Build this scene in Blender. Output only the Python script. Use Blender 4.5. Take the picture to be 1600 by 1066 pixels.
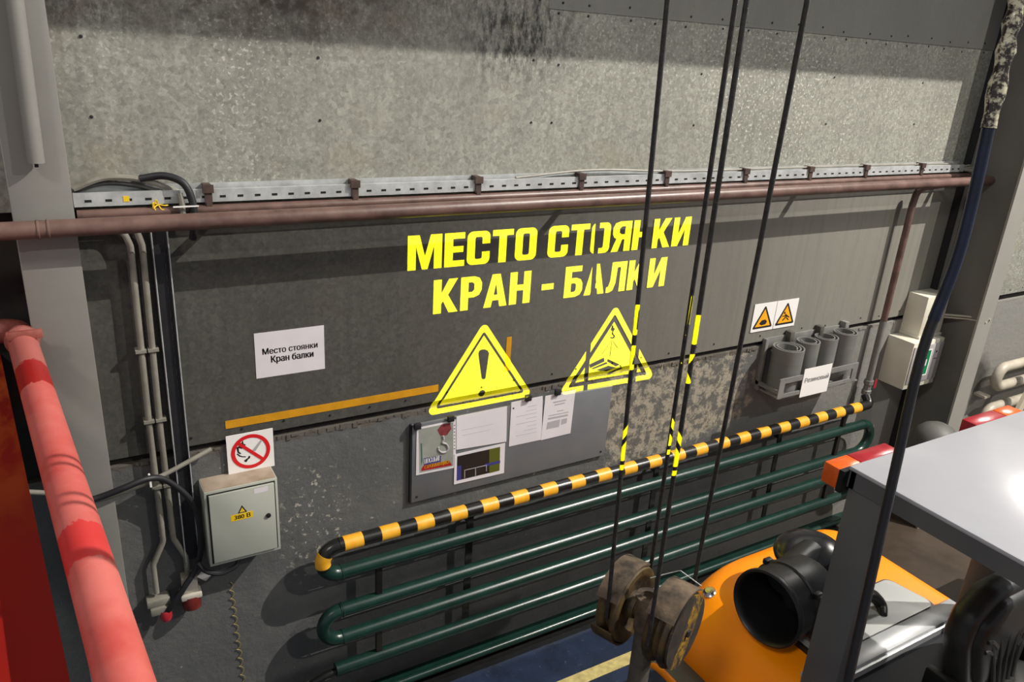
import bpy, bmesh, math, random
from mathutils import Vector, Matrix
random.seed(7)
for o in list(bpy.data.objects): bpy.data.objects.remove(o)
SC = bpy.context.scene
COL = SC.collection
V = Vector
PI = math.pi

# ------------------------------------------------------------------ camera
CAM = V((0, -3.2, 3.4))
FPX = 1214.0
_x = V((2150, -323, FPX)).normalized()
_d = V((-210, 3167, FPX)).normalized()
_z = -_d; _z = (_z - _x * _z.dot(_x)).normalized()
_y = _z.cross(_x)
ROT = Matrix((_x, _y, _z))                       # camera axes -> world
def ray(px, py): return ROT @ V((px - 800, py - 533, FPX))
def Y(px, py, y=0.0):                            # point of the vertical plane y that a pixel sees
    d = ray(px, py); return CAM + d * ((y - CAM.y) / d.y)
def H(px, py, z):                                # point of the horizontal plane z
    d = ray(px, py); return CAM + d * ((z - CAM.z) / d.z)
cd = bpy.data.cameras.new('camera'); cam = bpy.data.objects.new('camera', cd); COL.objects.link(cam)
cd.sensor_width = 36; cd.lens = FPX / 1600 * 36; cd.clip_start = 0.01
r3 = Matrix((ROT @ V((1, 0, 0)), ROT @ V((0, -1, 0)), ROT @ V((0, 0, -1)))).transposed()
cam.matrix_world = Matrix.Translation(CAM) @ r3.to_4x4()
SC.camera = cam

# ------------------------------------------------------------------ world, lamps, exposure
W = bpy.data.worlds.new('hall'); SC.world = W; W.use_nodes = True
W.node_tree.nodes['Background'].inputs[0].default_value = (0.9, 0.95, 1.0, 1)
W.node_tree.nodes['Background'].inputs[1].default_value = 0.31
def lamp(name, loc, target, power, size, col=(1, 0.95, 0.88)):
    l = bpy.data.lights.new(name, 'AREA'); l.shape = 'DISK'; l.size = size; l.energy = power; l.color = col
    o = bpy.data.objects.new(name, l); COL.objects.link(o); o.location = loc
    o.rotation_euler = (V(target) - V(loc)).to_track_quat('-Z', 'Y').to_euler(); return o
lamp('bay_or_fill_lamp', (8.5, -4.6, 9.8), (2.5, 0, 1.5), 1680, 0.07)
lamp('bay_or_fill_lamp', (9.0, -9.0, 9.8), (2.5, 0, 1.5), 480, 0.2)
lamp('bay_or_fill_lamp', (-5.0, -5.5, 9.8), (2.0, -1.0, 0.8), 290, 1.2)  # soft fill added from the left to lift the orange truck
lamp('wall_floodlight', (6.75, -0.36, 4.18), (2.7, -2.1, 2.1), 40, 0.5)
SC.view_settings.view_transform = 'Standard'; SC.view_settings.look = 'None'
SC.view_settings.gamma = 1; SC.view_settings.use_curve_mapping = False
SC.view_settings.exposure = 0.0

# ------------------------------------------------------------------ materials
def lin(h):
    h = h.lstrip('#'); c = [int(h[i:i + 2], 16) / 255 for i in (0, 2, 4)]
    return tuple(v / 12.92 if v <= 0.04045 else ((v + 0.055) / 1.055) ** 2.4 for v in c) + (1,)
class NT:
    def __init__(s, name):
        s.m = bpy.data.materials.new(name); s.m.use_nodes = True; s.t = s.m.node_tree
        s.b = s.t.nodes['Principled BSDF']
        s.pos = s.t.nodes.new('ShaderNodeNewGeometry').outputs['Position']
    def link(s, a, b): s.t.links.new(a, b)
    def val(s, sock, v):
        if isinstance(v, (int, float)): sock.default_value = v
        elif isinstance(v, tuple): sock.default_value = v
        else: s.link(v, sock)
    def map(s, scale, src=None):
        n = s.t.nodes.new('ShaderNodeMapping'); s.link(src or s.pos, n.inputs[0]); n.inputs['Scale'].default_value = scale
        return n.outputs[0]
    def noise(s, scale, detail=4, vec=None, rough=0.6, dist=0):
        n = s.t.nodes.new('ShaderNodeTexNoise'); n.inputs['Scale'].default_value = scale
        n.inputs['Detail'].default_value = detail; n.inputs['Roughness'].default_value = rough; n.inputs['Distortion'].default_value = dist
        s.link(vec or s.pos, n.inputs['Vector']); return n.outputs['Fac']
    def voro(s, scale, vec=None):
        n = s.t.nodes.new('ShaderNodeTexVoronoi'); n.inputs['Scale'].default_value = scale
        s.link(vec or s.pos, n.inputs['Vector'])
        sp = s.t.nodes.new('ShaderNodeSeparateColor'); s.link(n.outputs['Color'], sp.inputs[0]); return sp.outputs[0]
    def ramp(s, f, a, b, c0=(0, 0, 0, 1), c1=(1, 1, 1, 1)):
        n = s.t.nodes.new('ShaderNodeValToRGB'); s.link(f, n.inputs[0])
        n.color_ramp.elements[0].position = a; n.color_ramp.elements[1].position = b
        n.color_ramp.elements[0].color = c0; n.color_ramp.elements[1].color = c1; return n.outputs[0]
    def mix(s, f, a, b, mode='MIX'):
        n = s.t.nodes.new('ShaderNodeMix'); n.data_type = 'RGBA'; n.blend_type = mode
        s.val(n.inputs[0], f); s.val(n.inputs[6], a); s.val(n.inputs[7], b); return n.outputs[2]
    def math(s, op, a, b=0.0, c=None):
        n = s.t.nodes.new('ShaderNodeMath'); n.operation = op; s.val(n.inputs[0], a); s.val(n.inputs[1], b)
        if c is not None: s.val(n.inputs[2], c)
        return n.outputs[0]
    def xyz(s):
        n = s.t.nodes.new('ShaderNodeSeparateXYZ'); s.link(s.pos, n.inputs[0]); return n.outputs
    def ellipse(s, cx, cz, rx, rz):              # 0 at the centre, 1 on the ellipse
        o = s.xyz(); u = s.math('DIVIDE', s.math('SUBTRACT', o[0], cx), rx); w = s.math('DIVIDE', s.math('SUBTRACT', o[2], cz), rz)
        return s.math('SQRT', s.math('ADD', s.math('MULTIPLY', u, u), s.math('MULTIPLY', w, w)))
    def bump(s, f, strength, dist=0.005):
        n = s.t.nodes.new('ShaderNodeBump'); n.inputs['Strength'].default_value = strength; n.inputs['Distance'].default_value = dist
        s.link(f, n.inputs['Height']); s.link(n.outputs[0], s.b.inputs['Normal'])
    def out(s, col, rough=0.5, metal=0.0, spec=None):
        s.val(s.b.inputs['Base Color'], col); s.val(s.b.inputs['Roughness'], rough); s.val(s.b.inputs['Metallic'], metal)
        if spec is not None: s.b.inputs['Specular IOR Level'].default_value = spec
        return s.m
def paint(name, a, b=None, scale=6, rough=0.5, metal=0.0, bump=0.0, bscale=80, lo=0.35, hi=0.65, spec=None):
    n = NT(name); col = lin(a)
    if b: col = n.mix(n.ramp(n.noise(scale, 5), lo, hi), lin(a), lin(b))
    if bump: n.bump(n.noise(bscale, 4), bump)
    return n.out(col, rough, metal, spec)

def sheet_mat(name, base, light, dark, rust, spangle=0.5, smudge=0.5, rough=0.55):
    n = NT(name)
    wv = n.noise(14, 3); sp = n.voro(50, n.map((1, 0.02, 1))); sp2 = n.noise(70, 3, n.map((1, 0.02, 1)), 0.7)
    f = n.math('ADD', n.math('MULTIPLY', sp, 0.3), n.math('ADD', n.math('MULTIPLY', sp2, 0.9), n.math('MULTIPLY', wv, 0.15)))
    c = n.mix(n.ramp(f, 0.42, 0.95), lin(base), lin(light)) if spangle else lin(base)
    c = n.mix(spangle, lin(base), c)
    streak = n.noise(30, 5, n.map((1, 1, 0.06)))
    c = n.mix(n.math('MULTIPLY', n.ramp(streak, 0.4, 0.72), smudge), c, lin(dark))
    big = n.noise(1.6, 6, n.map((1, 1, 1)), 0.65)
    c = n.mix(n.math('MULTIPLY', n.ramp(big, 0.44, 0.72), 0.55), c, lin(dark))
    c = n.mix(n.math('MULTIPLY', n.ramp(n.noise(2.3, 6, n.map((1, 1, 1.3)), 0.7), 0.56, 0.75), 0.45), c, lin(rust))
    n.bump(n.noise(9, 3), 0.25, 0.01)
    return n, c, rough
def finish_sheet(t, metal=0.25):
    n, c, r = t; return n.out(c, r, metal, 0.35)

t = sheet_mat('galvanised_sheet', '#83837a', '#b4b4a8', '#706f68', '#97876f', 0.9, 0.3)
n, c, _ = t
wet = n.ramp(n.noise(0.9, 3, n.map((1, 1, 0.6))), 0.38, 0.6)   # spangle fades on the smoother middle part
c = n.mix(n.math('MULTIPLY', wet, n.ramp(n.noise(62, 2, n.map((1, 0.02, 1)), 0.5), 0.57, 0.66)), c, lin('#c9c9bd'))
c = n.mix(n.math('MULTIPLY', wet, n.ramp(n.noise(48, 3, n.map((1, 0.02, 1.1)), 0.6), 0.32, 0.42, (1, 1, 1, 1), (0, 0, 0, 1))), c, lin('#6f6f66'))
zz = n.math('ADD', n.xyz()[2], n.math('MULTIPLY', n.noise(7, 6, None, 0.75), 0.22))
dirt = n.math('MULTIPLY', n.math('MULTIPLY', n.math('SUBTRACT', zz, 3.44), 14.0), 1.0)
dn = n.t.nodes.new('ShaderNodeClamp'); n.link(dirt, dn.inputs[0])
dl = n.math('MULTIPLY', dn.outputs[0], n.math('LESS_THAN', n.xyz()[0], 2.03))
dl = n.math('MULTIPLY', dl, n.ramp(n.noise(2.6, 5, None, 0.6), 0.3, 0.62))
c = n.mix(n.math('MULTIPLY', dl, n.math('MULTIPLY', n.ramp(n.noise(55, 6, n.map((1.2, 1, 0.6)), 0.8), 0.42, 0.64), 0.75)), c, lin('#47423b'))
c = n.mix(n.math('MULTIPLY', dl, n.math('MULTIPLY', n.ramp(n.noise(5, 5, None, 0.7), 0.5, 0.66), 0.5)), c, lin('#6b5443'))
# sooty scuffed patch near the top and brown dirt at the top left
e = n.ellipse(1.88, 3.46, 0.40, 0.30)
fade = n.ramp(e, 0.35, 1.0, (1, 1, 1, 1), (0, 0, 0, 1))
c = n.mix(n.math('MULTIPLY', fade, n.ramp(n.noise(26, 6, n.map((1.2, 1, 0.5)), 0.75), 0.45, 0.6)), c, lin('#3c3b39'))
e2 = n.ellipse(0.75, 3.62, 0.9, 0.36)
c = n.mix(n.math('MULTIPLY', n.ramp(e2, 0.4, 1.0, (1, 1, 1, 1), (0, 0, 0, 1)), n.ramp(n.noise(11, 6, None, 0.7), 0.36, 0.6)), c, lin('#4b443c'))
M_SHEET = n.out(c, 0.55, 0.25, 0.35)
M_SHEETTOP = finish_sheet(sheet_mat('galvanised_sheet_upper', '#807f79', '#908f88', '#706f69', '#857a6a', 0.3, 0.2))
n, c, _ = sheet_mat('dirty_sheet', '#454440', '#67665f', '#403f3b', '#554c42', 0.6, 0.35)
ox = n.xyz()                                      # brighter light towards the boxes, put into the sheet colour
c = n.mix(n.ramp(n.math('DIVIDE', ox[0], 6.0), 0.22, 0.75), c, lin('#85837a'))
c = n.mix(n.math('MULTIPLY', n.ramp(n.noise(22, 4, n.map((1, 1, 0.05))), 0.45, 0.62), 0.16), c, lin('#57554e'))
M_SHEETLOW = n.out(c, 0.6, 0.15, 0.3)

n = NT('painted_masonry')
c = n.mix(n.ramp(n.noise(3.2, 6, None, 0.65), 0.3, 0.7), lin('#555655'), lin('#666664'))
ox = n.xyz()
c = n.mix(n.math('MULTIPLY', n.ramp(n.noise(14, 6, None, 0.7), 0.4, 0.62), 0.4), c, lin('#515254'))
chip = n.ramp(n.noise(34, 5, None, 0.62), 0.64, 0.68)
c = n.mix(n.math('MULTIPLY', chip, n.ramp(n.noise(2.2, 3), 0.47, 0.58)), c, lin('#a29d92'))
chip2 = n.math('MULTIPLY', n.ramp(n.noise(30, 5, None, 0.65), 0.575, 0.61), n.ramp(n.ellipse(0.90, 1.16, 0.22, 0.42), 0.5, 1.0, (1, 1, 1, 1), (0, 0, 0, 1)))
c = n.mix(chip2, c, lin('#a7a296'))
soot = n.math('ADD', n.ellipse(6.62, 0.98, 0.22, 0.24), n.math('MULTIPLY', n.math('SUBTRACT', n.noise(6, 5), 0.5), 0.9))
sootm = n.ramp(soot, 0.5, 1.0, (1, 1, 1, 1), (0, 0, 0, 1))
e = n.math('ADD', n.ellipse(3.16, 1.36, 0.78, 0.40), n.math('MULTIPLY', n.math('SUBTRACT', n.noise(5, 5, None, 0.7), 0.5), 1.5))
peel = n.ramp(e, 0.78, 0.92, (1, 1, 1, 1), (0, 0, 0, 1))
pc = n.mix(n.ramp(n.noise(70, 4, None, 0.7), 0.36, 0.62), lin('#868072'), lin('#a39b8a'))
pc = n.mix(n.ramp(n.noise(13, 9, None, 0.78), 0.475, 0.53), pc, lin('#5d5c58'))
c = n.mix(peel, c, pc)
led = n.ramp(n.math('ADD', ox[2], n.math('MULTIPLY', n.noise(7, 5, None, 0.7), 0.08)), 1.0, 1.0)
topd = n.math('MULTIPLY', n.math('GREATER_THAN', n.math('ADD', ox[2], n.math('MULTIPLY', n.noise(9, 6, None, 0.75), 0.12)), 1.70), 0.6)
c = n.mix(topd, c, lin('#5a5146'))
c = n.mix(n.ramp(n.math('DIVIDE', ox[0], 8.0), 0.45, 0.66), c, n.mix(0.75, c, lin('#8d8b85')))
c = n.mix(n.math('MULTIPLY', sootm, 0.8), c, lin('#2a2724'))
n.bump(n.math('ADD', n.noise(18, 6, None, 0.7), n.math('MULTIPLY', peel, -0.4)), 0.55, 0.012)
M_MASON = n.out(c, 0.6, 0, 0.35)
M_GAP = paint('dark_gap', '#1b1a18', '#2a2622', 10, 0.9)
n = NT('floor_paint'); ox = n.xyz()
c = n.mix(n.ramp(n.noise(3.5, 6, None, 0.7), 0.35, 0.7), lin('#382e26'), lin('#4a3f35'))
bl = n.mix(n.ramp(n.noise(5, 6, None, 0.7), 0.35, 0.65), lin('#161f30'), lin('#222f46'))
bl = n.mix(n.math('MULTIPLY', n.ramp(n.noise(25, 6, None, 0.8), 0.6, 0.66), 0.5), bl, lin('#6c7684'))
c = n.mix(n.math('LESS_THAN', ox[0], 4.3), c, bl)
n.bump(n.noise(40, 4), 0.12)
M_FLOOR = n.out(c, 0.42, 0, 0.5)
M_LINE = paint('line_yellow', '#c9b978', '#a39560', 20, 0.6)
M_COL = paint('column_grey', '#7d7b76', '#86847e', 3, 0.5, 0, 0.08, 40)
M_WEB = paint('column_web_shade', '#63625d', '#6b6a64', 3, 0.55)  # darker than the flanges: shade on the web put into its colour
M_COLR = paint('column_grey_light', '#8d8b83', '#94918a', 3, 0.5)
M_CONC = paint('recess_dark', '#3a3733', '#2a2826', 4, 0.8)
M_PIPE = paint('brown_pipe_paint', '#533e38', '#715850', 9, 0.38, 0, 0.1, 60)
M_PIPEGREY = paint('grey_pipe_paint', '#6d6c69', '#7a7874', 9, 0.5)
M_GALV = paint('zinc_tray', '#cfd1cf', '#b0b2b1', 14, 0.36, 0.35)
M_SLOT = paint('slot_black', '#141414', None, 5, 0.9)
M_CLAMP = paint('rusty_clamp', '#3a2c27', '#54413a', 18, 0.6)
M_GREEN = paint('green_radiator_enamel', '#0f2822', '#14322b', 12, 0.3, 0, 0.05, 60)
M_BLKPIPE = paint('black_gloss', '#131312', '#1d1c1b', 14, 0.3)
M_YELTAPE = paint('yellow_band', '#dd9a18', '#e6ac35', 20, 0.4)
M_ORTAPE = paint('amber_tape', '#d19417', '#bd8412', 14, 0.5)
M_BLACK = paint('black_plastic', '#111112', '#191919', 10, 0.4)
M_GLOSS = paint('black_gloss_cap', '#101015', '#15151b', 8, 0.22)
M_RUBBER = paint('black_rubber', '#15151a', '#1f1f22', 16, 0.55)
M_GCABLE = paint('grey_conduit_plastic', '#88857a', '#767368', 12, 0.5)
M_DARKTRAY = paint('dark_tray', '#3b3b39', '#2c2c2b', 12, 0.5, 0.3)
M_BOX = paint('grey_enamel_box', '#a3a69b', '#abada2', 3, 0.4)
M_DUST = paint('brown_dust', '#8b7a66', '#a39484', 12, 0.9)
M_WHITE = paint('white_paper', '#d9d3d6', '#cfcacc', 4, 0.7)
M_PAPERGREY = paint('paper_print_grey', '#a6a2a3', None, 4, 0.7)
M_PAPERFAINT = paint('paper_print_faint', '#bdb7ba', None, 4, 0.7)
M_SIGNW = paint('white_sign', '#e9e6e2', None, 4, 0.45)
M_RED = paint('sign_red', '#cf1b22', None, 4, 0.45)
M_INK = paint('ink_black', '#17161a', None, 4, 0.6)
M_AMBER = paint('sign_amber', '#f0a718', None, 4, 0.45)
M_YLAB = paint('label_yellow', '#e8c022', None, 4, 0.5)
M_CREAM = paint('cream_box', '#d8d4c4', '#cfcaba', 5, 0.45)
M_LGREY = paint('lilac_grey_door', '#a8a3a4', '#a19c9d', 5, 0.45)
M_SIGNG = paint('sign_green', '#12794a', None, 5, 0.45)
M_ROLL = paint('grey_painted_roll', '#73736f', '#666663', 7, 0.5)
M_RACK = paint('grey_rack', '#7c7b77', '#6d6c69', 9, 0.5)
M_BOARD = paint('board_grey', '#6c6e71', '#64666a', 4, 0.4)
M_ROPE = NT('steel_rope')
c = M_ROPE.mix(M_ROPE.ramp(M_ROPE.noise(60, 4), 0.35, 0.65), lin('#24221f'), lin('#3a3733'))
wv = M_ROPE.t.nodes.new('ShaderNodeTexWave'); wv.inputs['Scale'].default_value = 70; wv.bands_direction = 'Z'
M_ROPE.link(M_ROPE.map((1.5, 1.5, 1)), wv.inputs['Vector']); M_ROPE.bump(wv.outputs['Fac'], 0.12, 0.001)
M_ROPE = M_ROPE.out(c, 0.55, 0.2)
M_SHEAVE = paint('sheave_worn', '#5c4823', '#231d16', 16, 0.6, 0.1, 0.5, 50)
M_SHEAVED = paint('sheave_dusty', '#6b5a47', '#2e261d', 16, 0.75, 0.0, 0.5, 50)
n = NT('hazard_cover'); ox = n.xyz()
dg = n.math('ADD', n.math('MULTIPLY', ox[0], 0.9), n.math('MULTIPLY', ox[2], -0.45))
dg = n.math('FRACT', n.math('ADD', n.math('MULTIPLY', dg, 6.2), 0.82))
st = n.math('LESS_THAN', dg, 0.46)
st = n.math('MULTIPLY', st, n.ramp(n.noise(34, 6, None, 0.75), 0.44, 0.54))
M_HAZ = n.out(n.mix(st, n.mix(n.ramp(n.noise(26, 5), 0.4, 0.6), lin('#2b2724'), lin('#3a332c')), n.mix(n.ramp(n.noise(20, 5), 0.4, 0.6), lin('#a37c22'), lin('#6f5520'))), 0.6, 0, 0.4)
M_ORANGE = paint('orange_truck_paint', '#ff8c00', '#ff9200', 3, 0.3)
M_TGREY = paint('truck_dark_grey', '#5d5d5d', '#565657', 4, 0.4)
M_ROOF = paint('roof_plate_pale', '#adadb3', '#a9a9af', 3, 0.2, 0.0)
M_PANEL = paint('hood_panel_grey', '#a2a4a2', '#9c9e9c', 3, 0.35, 0.1)
M_SILVER = paint('brushed_silver', '#b9babc', '#adafb1', 7, 0.3, 0.3)
M_NAVY = paint('deck_navy', '#0e1018', '#13151e', 7, 0.65)
M_VINYL = paint('seat_vinyl', '#242424', '#2b2a29', 9, 0.38, 0, 0.1, 120)
M_LAMPO = paint('orange_lens', '#d9601a', '#c8531a', 22, 0.25)
M_LAMPR = paint('red_lens', '#a3272f', '#94222a', 22, 0.25)
M_CHROME = paint('chrome', '#c8c8c8', None, 5, 0.2, 1.0)
M_DGREEN = paint('green_cloth', '#38594a', '#4a6a5c', 14, 0.8)
n = NT('red_fire_pipe')
c = n.mix(n.ramp(n.noise(5, 5, None, 0.65), 0.35, 0.65), lin('#bf4f49'), lin('#cc6c64'))
ox = n.xyz()
wob = n.math('ADD', ox[1], n.math('MULTIPLY', n.math('SUBTRACT', n.noise(22, 5, None, 0.7), 0.5), 0.09))
def band(a, b): return n.math('MULTIPLY', n.math('GREATER_THAN', wob, a), n.math('LESS_THAN', wob, b))
c = n.mix(band(-0.62, -0.43), c, lin('#a0211f'))
c = n.mix(n.math('MULTIPLY', band(-1.62, -1.47), 0.8), c, lin('#c8282a'))
c = n.mix(n.math('GREATER_THAN', wob, -0.43), c, lin('#b2625a'))
M_FIRE = n.out(c, 0.4, 0, 0.45)
M_RUSTRED = paint('rusty_red', '#7c3a30', '#96544a', 14, 0.6, 0, 0.3, 40)
n = NT('red_beam_paint')
c = n.mix(n.ramp(n.noise(2.6, 4), 0.3, 0.7), lin('#7c1510'), lin('#8d1a12'))
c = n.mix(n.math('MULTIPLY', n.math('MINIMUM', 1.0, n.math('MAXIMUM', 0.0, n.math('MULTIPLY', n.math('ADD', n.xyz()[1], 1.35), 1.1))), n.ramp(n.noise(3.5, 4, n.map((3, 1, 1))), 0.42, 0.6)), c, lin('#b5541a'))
M_BEAM = n.out(c, 0.35, 0, 0.5)
M_CARD = paint('cardboard', '#c0a57e', '#b0956e', 5, 0.8)
M_CARD2 = paint('beige_panel', '#c9bfaa', '#beb49f', 5, 0.7)
M_BEIGEPIPE = paint('beige_radiator', '#b2aa9a', '#9d9586', 6, 0.45)
n = NT('clear_tape_wrap'); M_TAPE = n.out(n.mix(n.ramp(n.noise(45, 5, None, 0.7), 0.46, 0.56), lin('#2b2017'), lin('#cfc8ac')), 0.2, 0, 0.8)
M_BLUECABLE = paint('blue_black_cable', '#0e1224', '#151c36', 20, 0.35)
M_TANK = paint('grey_tank', '#4b4a47', '#565551', 7, 0.55)
M_SOOT = paint('soot', '#38352f', '#565249', 12, 0.8)
M_SOCKW = paint('socket_white', '#c5bfb2', '#b3ac9e', 14, 0.5)
M_SOCKR = paint('socket_red', '#6e2420', '#571b18', 14, 0.4)
M_WIRE = paint('yellow_wire', '#9c8a45', None, 5, 0.5)
M_TEAL = paint('poster_teal', '#3c5e52', None, 5, 0.5)
M_POSTER = paint('poster_grey', '#9a9c95', '#86897f', 9, 0.5)
M_HOOKRED = paint('poster_red', '#86383c', '#6d2c33', 60, 0.5)
M_DRAW = paint('drawing_dark', '#1f1a17', '#2b211d', 12, 0.5)
M_OLIVE = paint('drawing_olive', '#55591b', None, 12, 0.5)
M_DBLUE = paint('drawing_blue', '#39397e', None, 12, 0.5)

# ------------------------------------------------------------------ mesh helpers
def box(bm, x0, x1, y0, y1, z0, z1, bev=0.0):
    vs = [bm.verts.new((x, y, z)) for x in (x0, x1) for y in (y0, y1) for z in (z0, z1)]
    fs = [bm.faces.new([vs[i] for i in q]) for q in ((0, 1, 3, 2), (4, 6, 7, 5), (0, 4, 5, 1), (2, 3, 7, 6), (0, 2, 6, 4), (1, 5, 7, 3))]
    if bev:
        es = list({e for f in fs for e in f.edges})
        bmesh.ops.bevel(bm, geom=es, offset=bev, segments=2, profile=0.5, affect='EDGES')
def frame_of(d):
    d = V(d).normalized(); a = V((0, 0, 1)) if abs(d.z) < 0.9 else V((1, 0, 0))
    u = d.cross(a).normalized(); return u, d.cross(u).normalized()
def tube(bm, pts, r, seg=12, caps=True):
    pts = [V(p) for p in pts]; rs = r if isinstance(r, (list, tuple)) else [r] * len(pts)
    rings = []; u = None
    for i, p in enumerate(pts):
        t = (pts[min(i + 1, len(pts) - 1)] - pts[max(i - 1, 0)]).normalized()
        if u is None: u, w = frame_of(t)
        else:
            u = (u - t * u.dot(t)).normalized()
        w = t.cross(u)
        rings.append([bm.verts.new(p + (u * math.cos(a) + w * math.sin(a)) * rs[i]) for a in [2 * PI * k / seg for k in range(seg)]])
    for a, b in zip(rings, rings[1:]):
        for k in range(seg): bm.faces.new((a[k], a[(k + 1) % seg], b[(k + 1) % seg], b[k]))
    if caps: bm.faces.new(rings[0][::-1]); bm.faces.new(rings[-1])
def lathe(bm, o, axis, prof, seg=28):
    o = V(o); ax = V(axis).normalized(); u, w = frame_of(ax); rings = []
    for r, h in prof:
        if r < 1e-6: rings.append([bm.verts.new(o + ax * h)])
        else: rings.append([bm.verts.new(o + ax * h + (u * math.cos(2 * PI * k / seg) + w * math.sin(2 * PI * k / seg)) * r) for k in range(seg)])
    for a, b in zip(rings, rings[1:]):
        for k in range(seg):
            k2 = (k + 1) % seg
            if len(a) == 1 and len(b) == 1: continue
            if len(a) == 1: bm.faces.new((a[0], b[k2], b[k]))
            elif len(b) == 1: bm.faces.new((a[k], a[k2], b[0]))
            else: bm.faces.new((a[k], a[k2], b[k2], b[k]))
def prism(bm, poly, fn, t0, t1):                 # polygon (u, v) -> fn(u, v, depth), between two depths
    a = [bm.verts.new(fn(u, v, t0)) for u, v in poly]; b = [bm.verts.new(fn(u, v, t1)) for u, v in poly]
    bm.faces.new(a); bm.faces.new(b[::-1])
    for k in range(len(a)):
        j = (k + 1) % len(a); bm.faces.new((a[j], a[k], b[k], b[j]))
def fillet(pts, r, n=7):
    pts = [V(p) for p in pts]; out = [pts[0]]
    for i in range(1, len(pts) - 1):
        p, a, b = pts[i], (pts[i - 1] - pts[i]), (pts[i + 1] - pts[i]); la, lb = a.length, b.length
        a.normalize(); b.normalize(); ang = a.angle(b); d = min(r / math.tan(ang / 2), la * 0.499, lb * 0.499) if ang < PI - 0.01 else 0
        if d == 0: out.append(p); continue
        rr = d * math.tan(ang / 2); c = p + (a + b).normalized() * (rr / math.sin(ang / 2))
        s, e = p + a * d - c, p + b * d - c
        th = s.angle(e); e2 = (e - s * (s.dot(e) / s.length_squared)).normalized() * rr; 
        for k in range(n + 1): out.append(c + s * math.cos(th * k / n) + e2 * math.sin(th * k / n))
    out.append(pts[-1]); return out
def spline(pts, n=10):                           # smooth curve through points
    P = [V(p) for p in pts]; P = [P[0] * 2 - P[1]] + P + [P[-1] * 2 - P[-2]]; out = []
    for i in range(1, len(P) - 2):
        a, b, c, d = P[i - 1:i + 3]
        for k in range(n):
            t = k / n; out.append(0.5 * ((2 * b) + (c - a) * t + (2 * a - 5 * b + 4 * c - d) * t * t + (3 * b - a - 3 * c + d) * t ** 3))
    out.append(P[-2]); return out
def obj(name, bm, mat, parent=None, smooth=True, angle=40):
    if isinstance(bm, bmesh.types.BMesh):
        bmesh.ops.recalc_face_normals(bm, faces=bm.faces[:])
        me = bpy.data.meshes.new(name); bm.to_mesh(me); bm.free()
    else: me = bm
    if mat: me.materials.append(mat)
    if smooth:
        me.shade_smooth(); me.set_sharp_from_angle(angle=math.radians(angle))
    o = bpy.data.objects.new(name, me); COL.objects.link(o)
    if parent is not None:
        o.parent = parent; o.matrix_parent_inverse = Matrix.Translation(-parent.location)
    return o
def B(*boxes, bev=0.0):
    bm = bmesh.new()
    for b in boxes: box(bm, *b, bev=bev)
    return bm
def T(pts, r, seg=12):
    bm = bmesh.new(); tube(bm, pts, r, seg); return bm
def L(o, ax, prof, seg=28):
    bm = bmesh.new(); lathe(bm, o, ax, prof, seg); return bm
def tag(o, label, cat, group=None):
    o['label'] = label; o['category'] = cat
    if group: o['group'] = group
    return o
def thing(name, label, cat, loc, group=None):
    o = bpy.data.objects.new(name, None); COL.objects.link(o); o.location = loc; o.empty_display_size = 0.05
    return tag(o, label, cat, group)
def struct(o): o['kind'] = 'structure'; return o
def stuff(o): o['kind'] = 'stuff'; return o
def dup(root, delta, label):
    r = root.copy(); COL.objects.link(r); r.location = root.location + V(delta); r['label'] = label
    for ch in list(root.children):
        c = ch.copy(); COL.objects.link(c); c.parent = r
        for g in list(ch.children):
            d = g.copy(); COL.objects.link(d); d.parent = c
    return r
def wallp(y):                                    # (u, v, depth) -> wall plane, depth towards the hall
    return lambda u, v, d: V((u, y - d, v))

def text_bm(s, bold=0.0):                        # flat filled text in (x, y), any origin
    cu = bpy.data.curves.new('txt', 'FONT'); cu.body = s; cu.size = 1; cu.offset = bold; cu.resolution_u = 3; cu.fill_mode = 'NONE'
    o = bpy.data.objects.new('txt', cu); COL.objects.link(o)
    bpy.context.view_layer.update()
    me = bpy.data.meshes.new_from_object(o.evaluated_get(bpy.context.evaluated_depsgraph_get()))
    bpy.data.objects.remove(o); bpy.data.curves.remove(cu)
    nxt = {}
    for e in me.edges:
        p, q = e.vertices; nxt.setdefault(p, []).append(q); nxt.setdefault(q, []).append(p)
    seen, loops = set(), []
    for v in nxt:
        if v in seen: continue
        lp, cur = [v], v; seen.add(v)
        while True:
            c = [q for q in nxt[cur] if q not in seen]
            if not c: break
            cur = c[0]; seen.add(cur); lp.append(cur)
        if len(lp) > 2: loops.append([(me.vertices[q].co.x, me.vertices[q].co.y) for q in lp])
    bpy.data.meshes.remove(me); me = plate_mesh(loops)
    bm = bmesh.new(); bm.from_mesh(me); bpy.data.meshes.remove(me)
    return bm
def fit(bm, x0, x1, z0, z1):
    xs = [v.co.x for v in bm.verts]; ys = [v.co.y for v in bm.verts]
    ax, bx, ay, by = min(xs), max(xs), min(ys), max(ys)
    for v in bm.verts:
        v.co = V((x0 + (v.co.x - ax) / (bx - ax) * (x1 - x0), z0 + (v.co.y - ay) / (by - ay) * (z1 - z0), 0))
    return bm
def text(name, s, mat, parent, fn, x0, x1, z0, z1, d, bold=0.0):
    bm = fit(text_bm(s), x0, x1, z0, z1)
    if bold:                                     # heavier strokes: the outline repeated a hair to each side
        base = bm.faces[:]
        for k in (-1, 1):
            g = bmesh.ops.duplicate(bm, geom=base)['geom']
            for v in [q for q in g if isinstance(q, bmesh.types.BMVert)]: v.co.x += k * bold * (z1 - z0) * 4
    for v in bm.verts: v.co = fn(v.co.x, v.co.y, d)
    return obj(name, bm, mat, parent, smooth=False)
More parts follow.
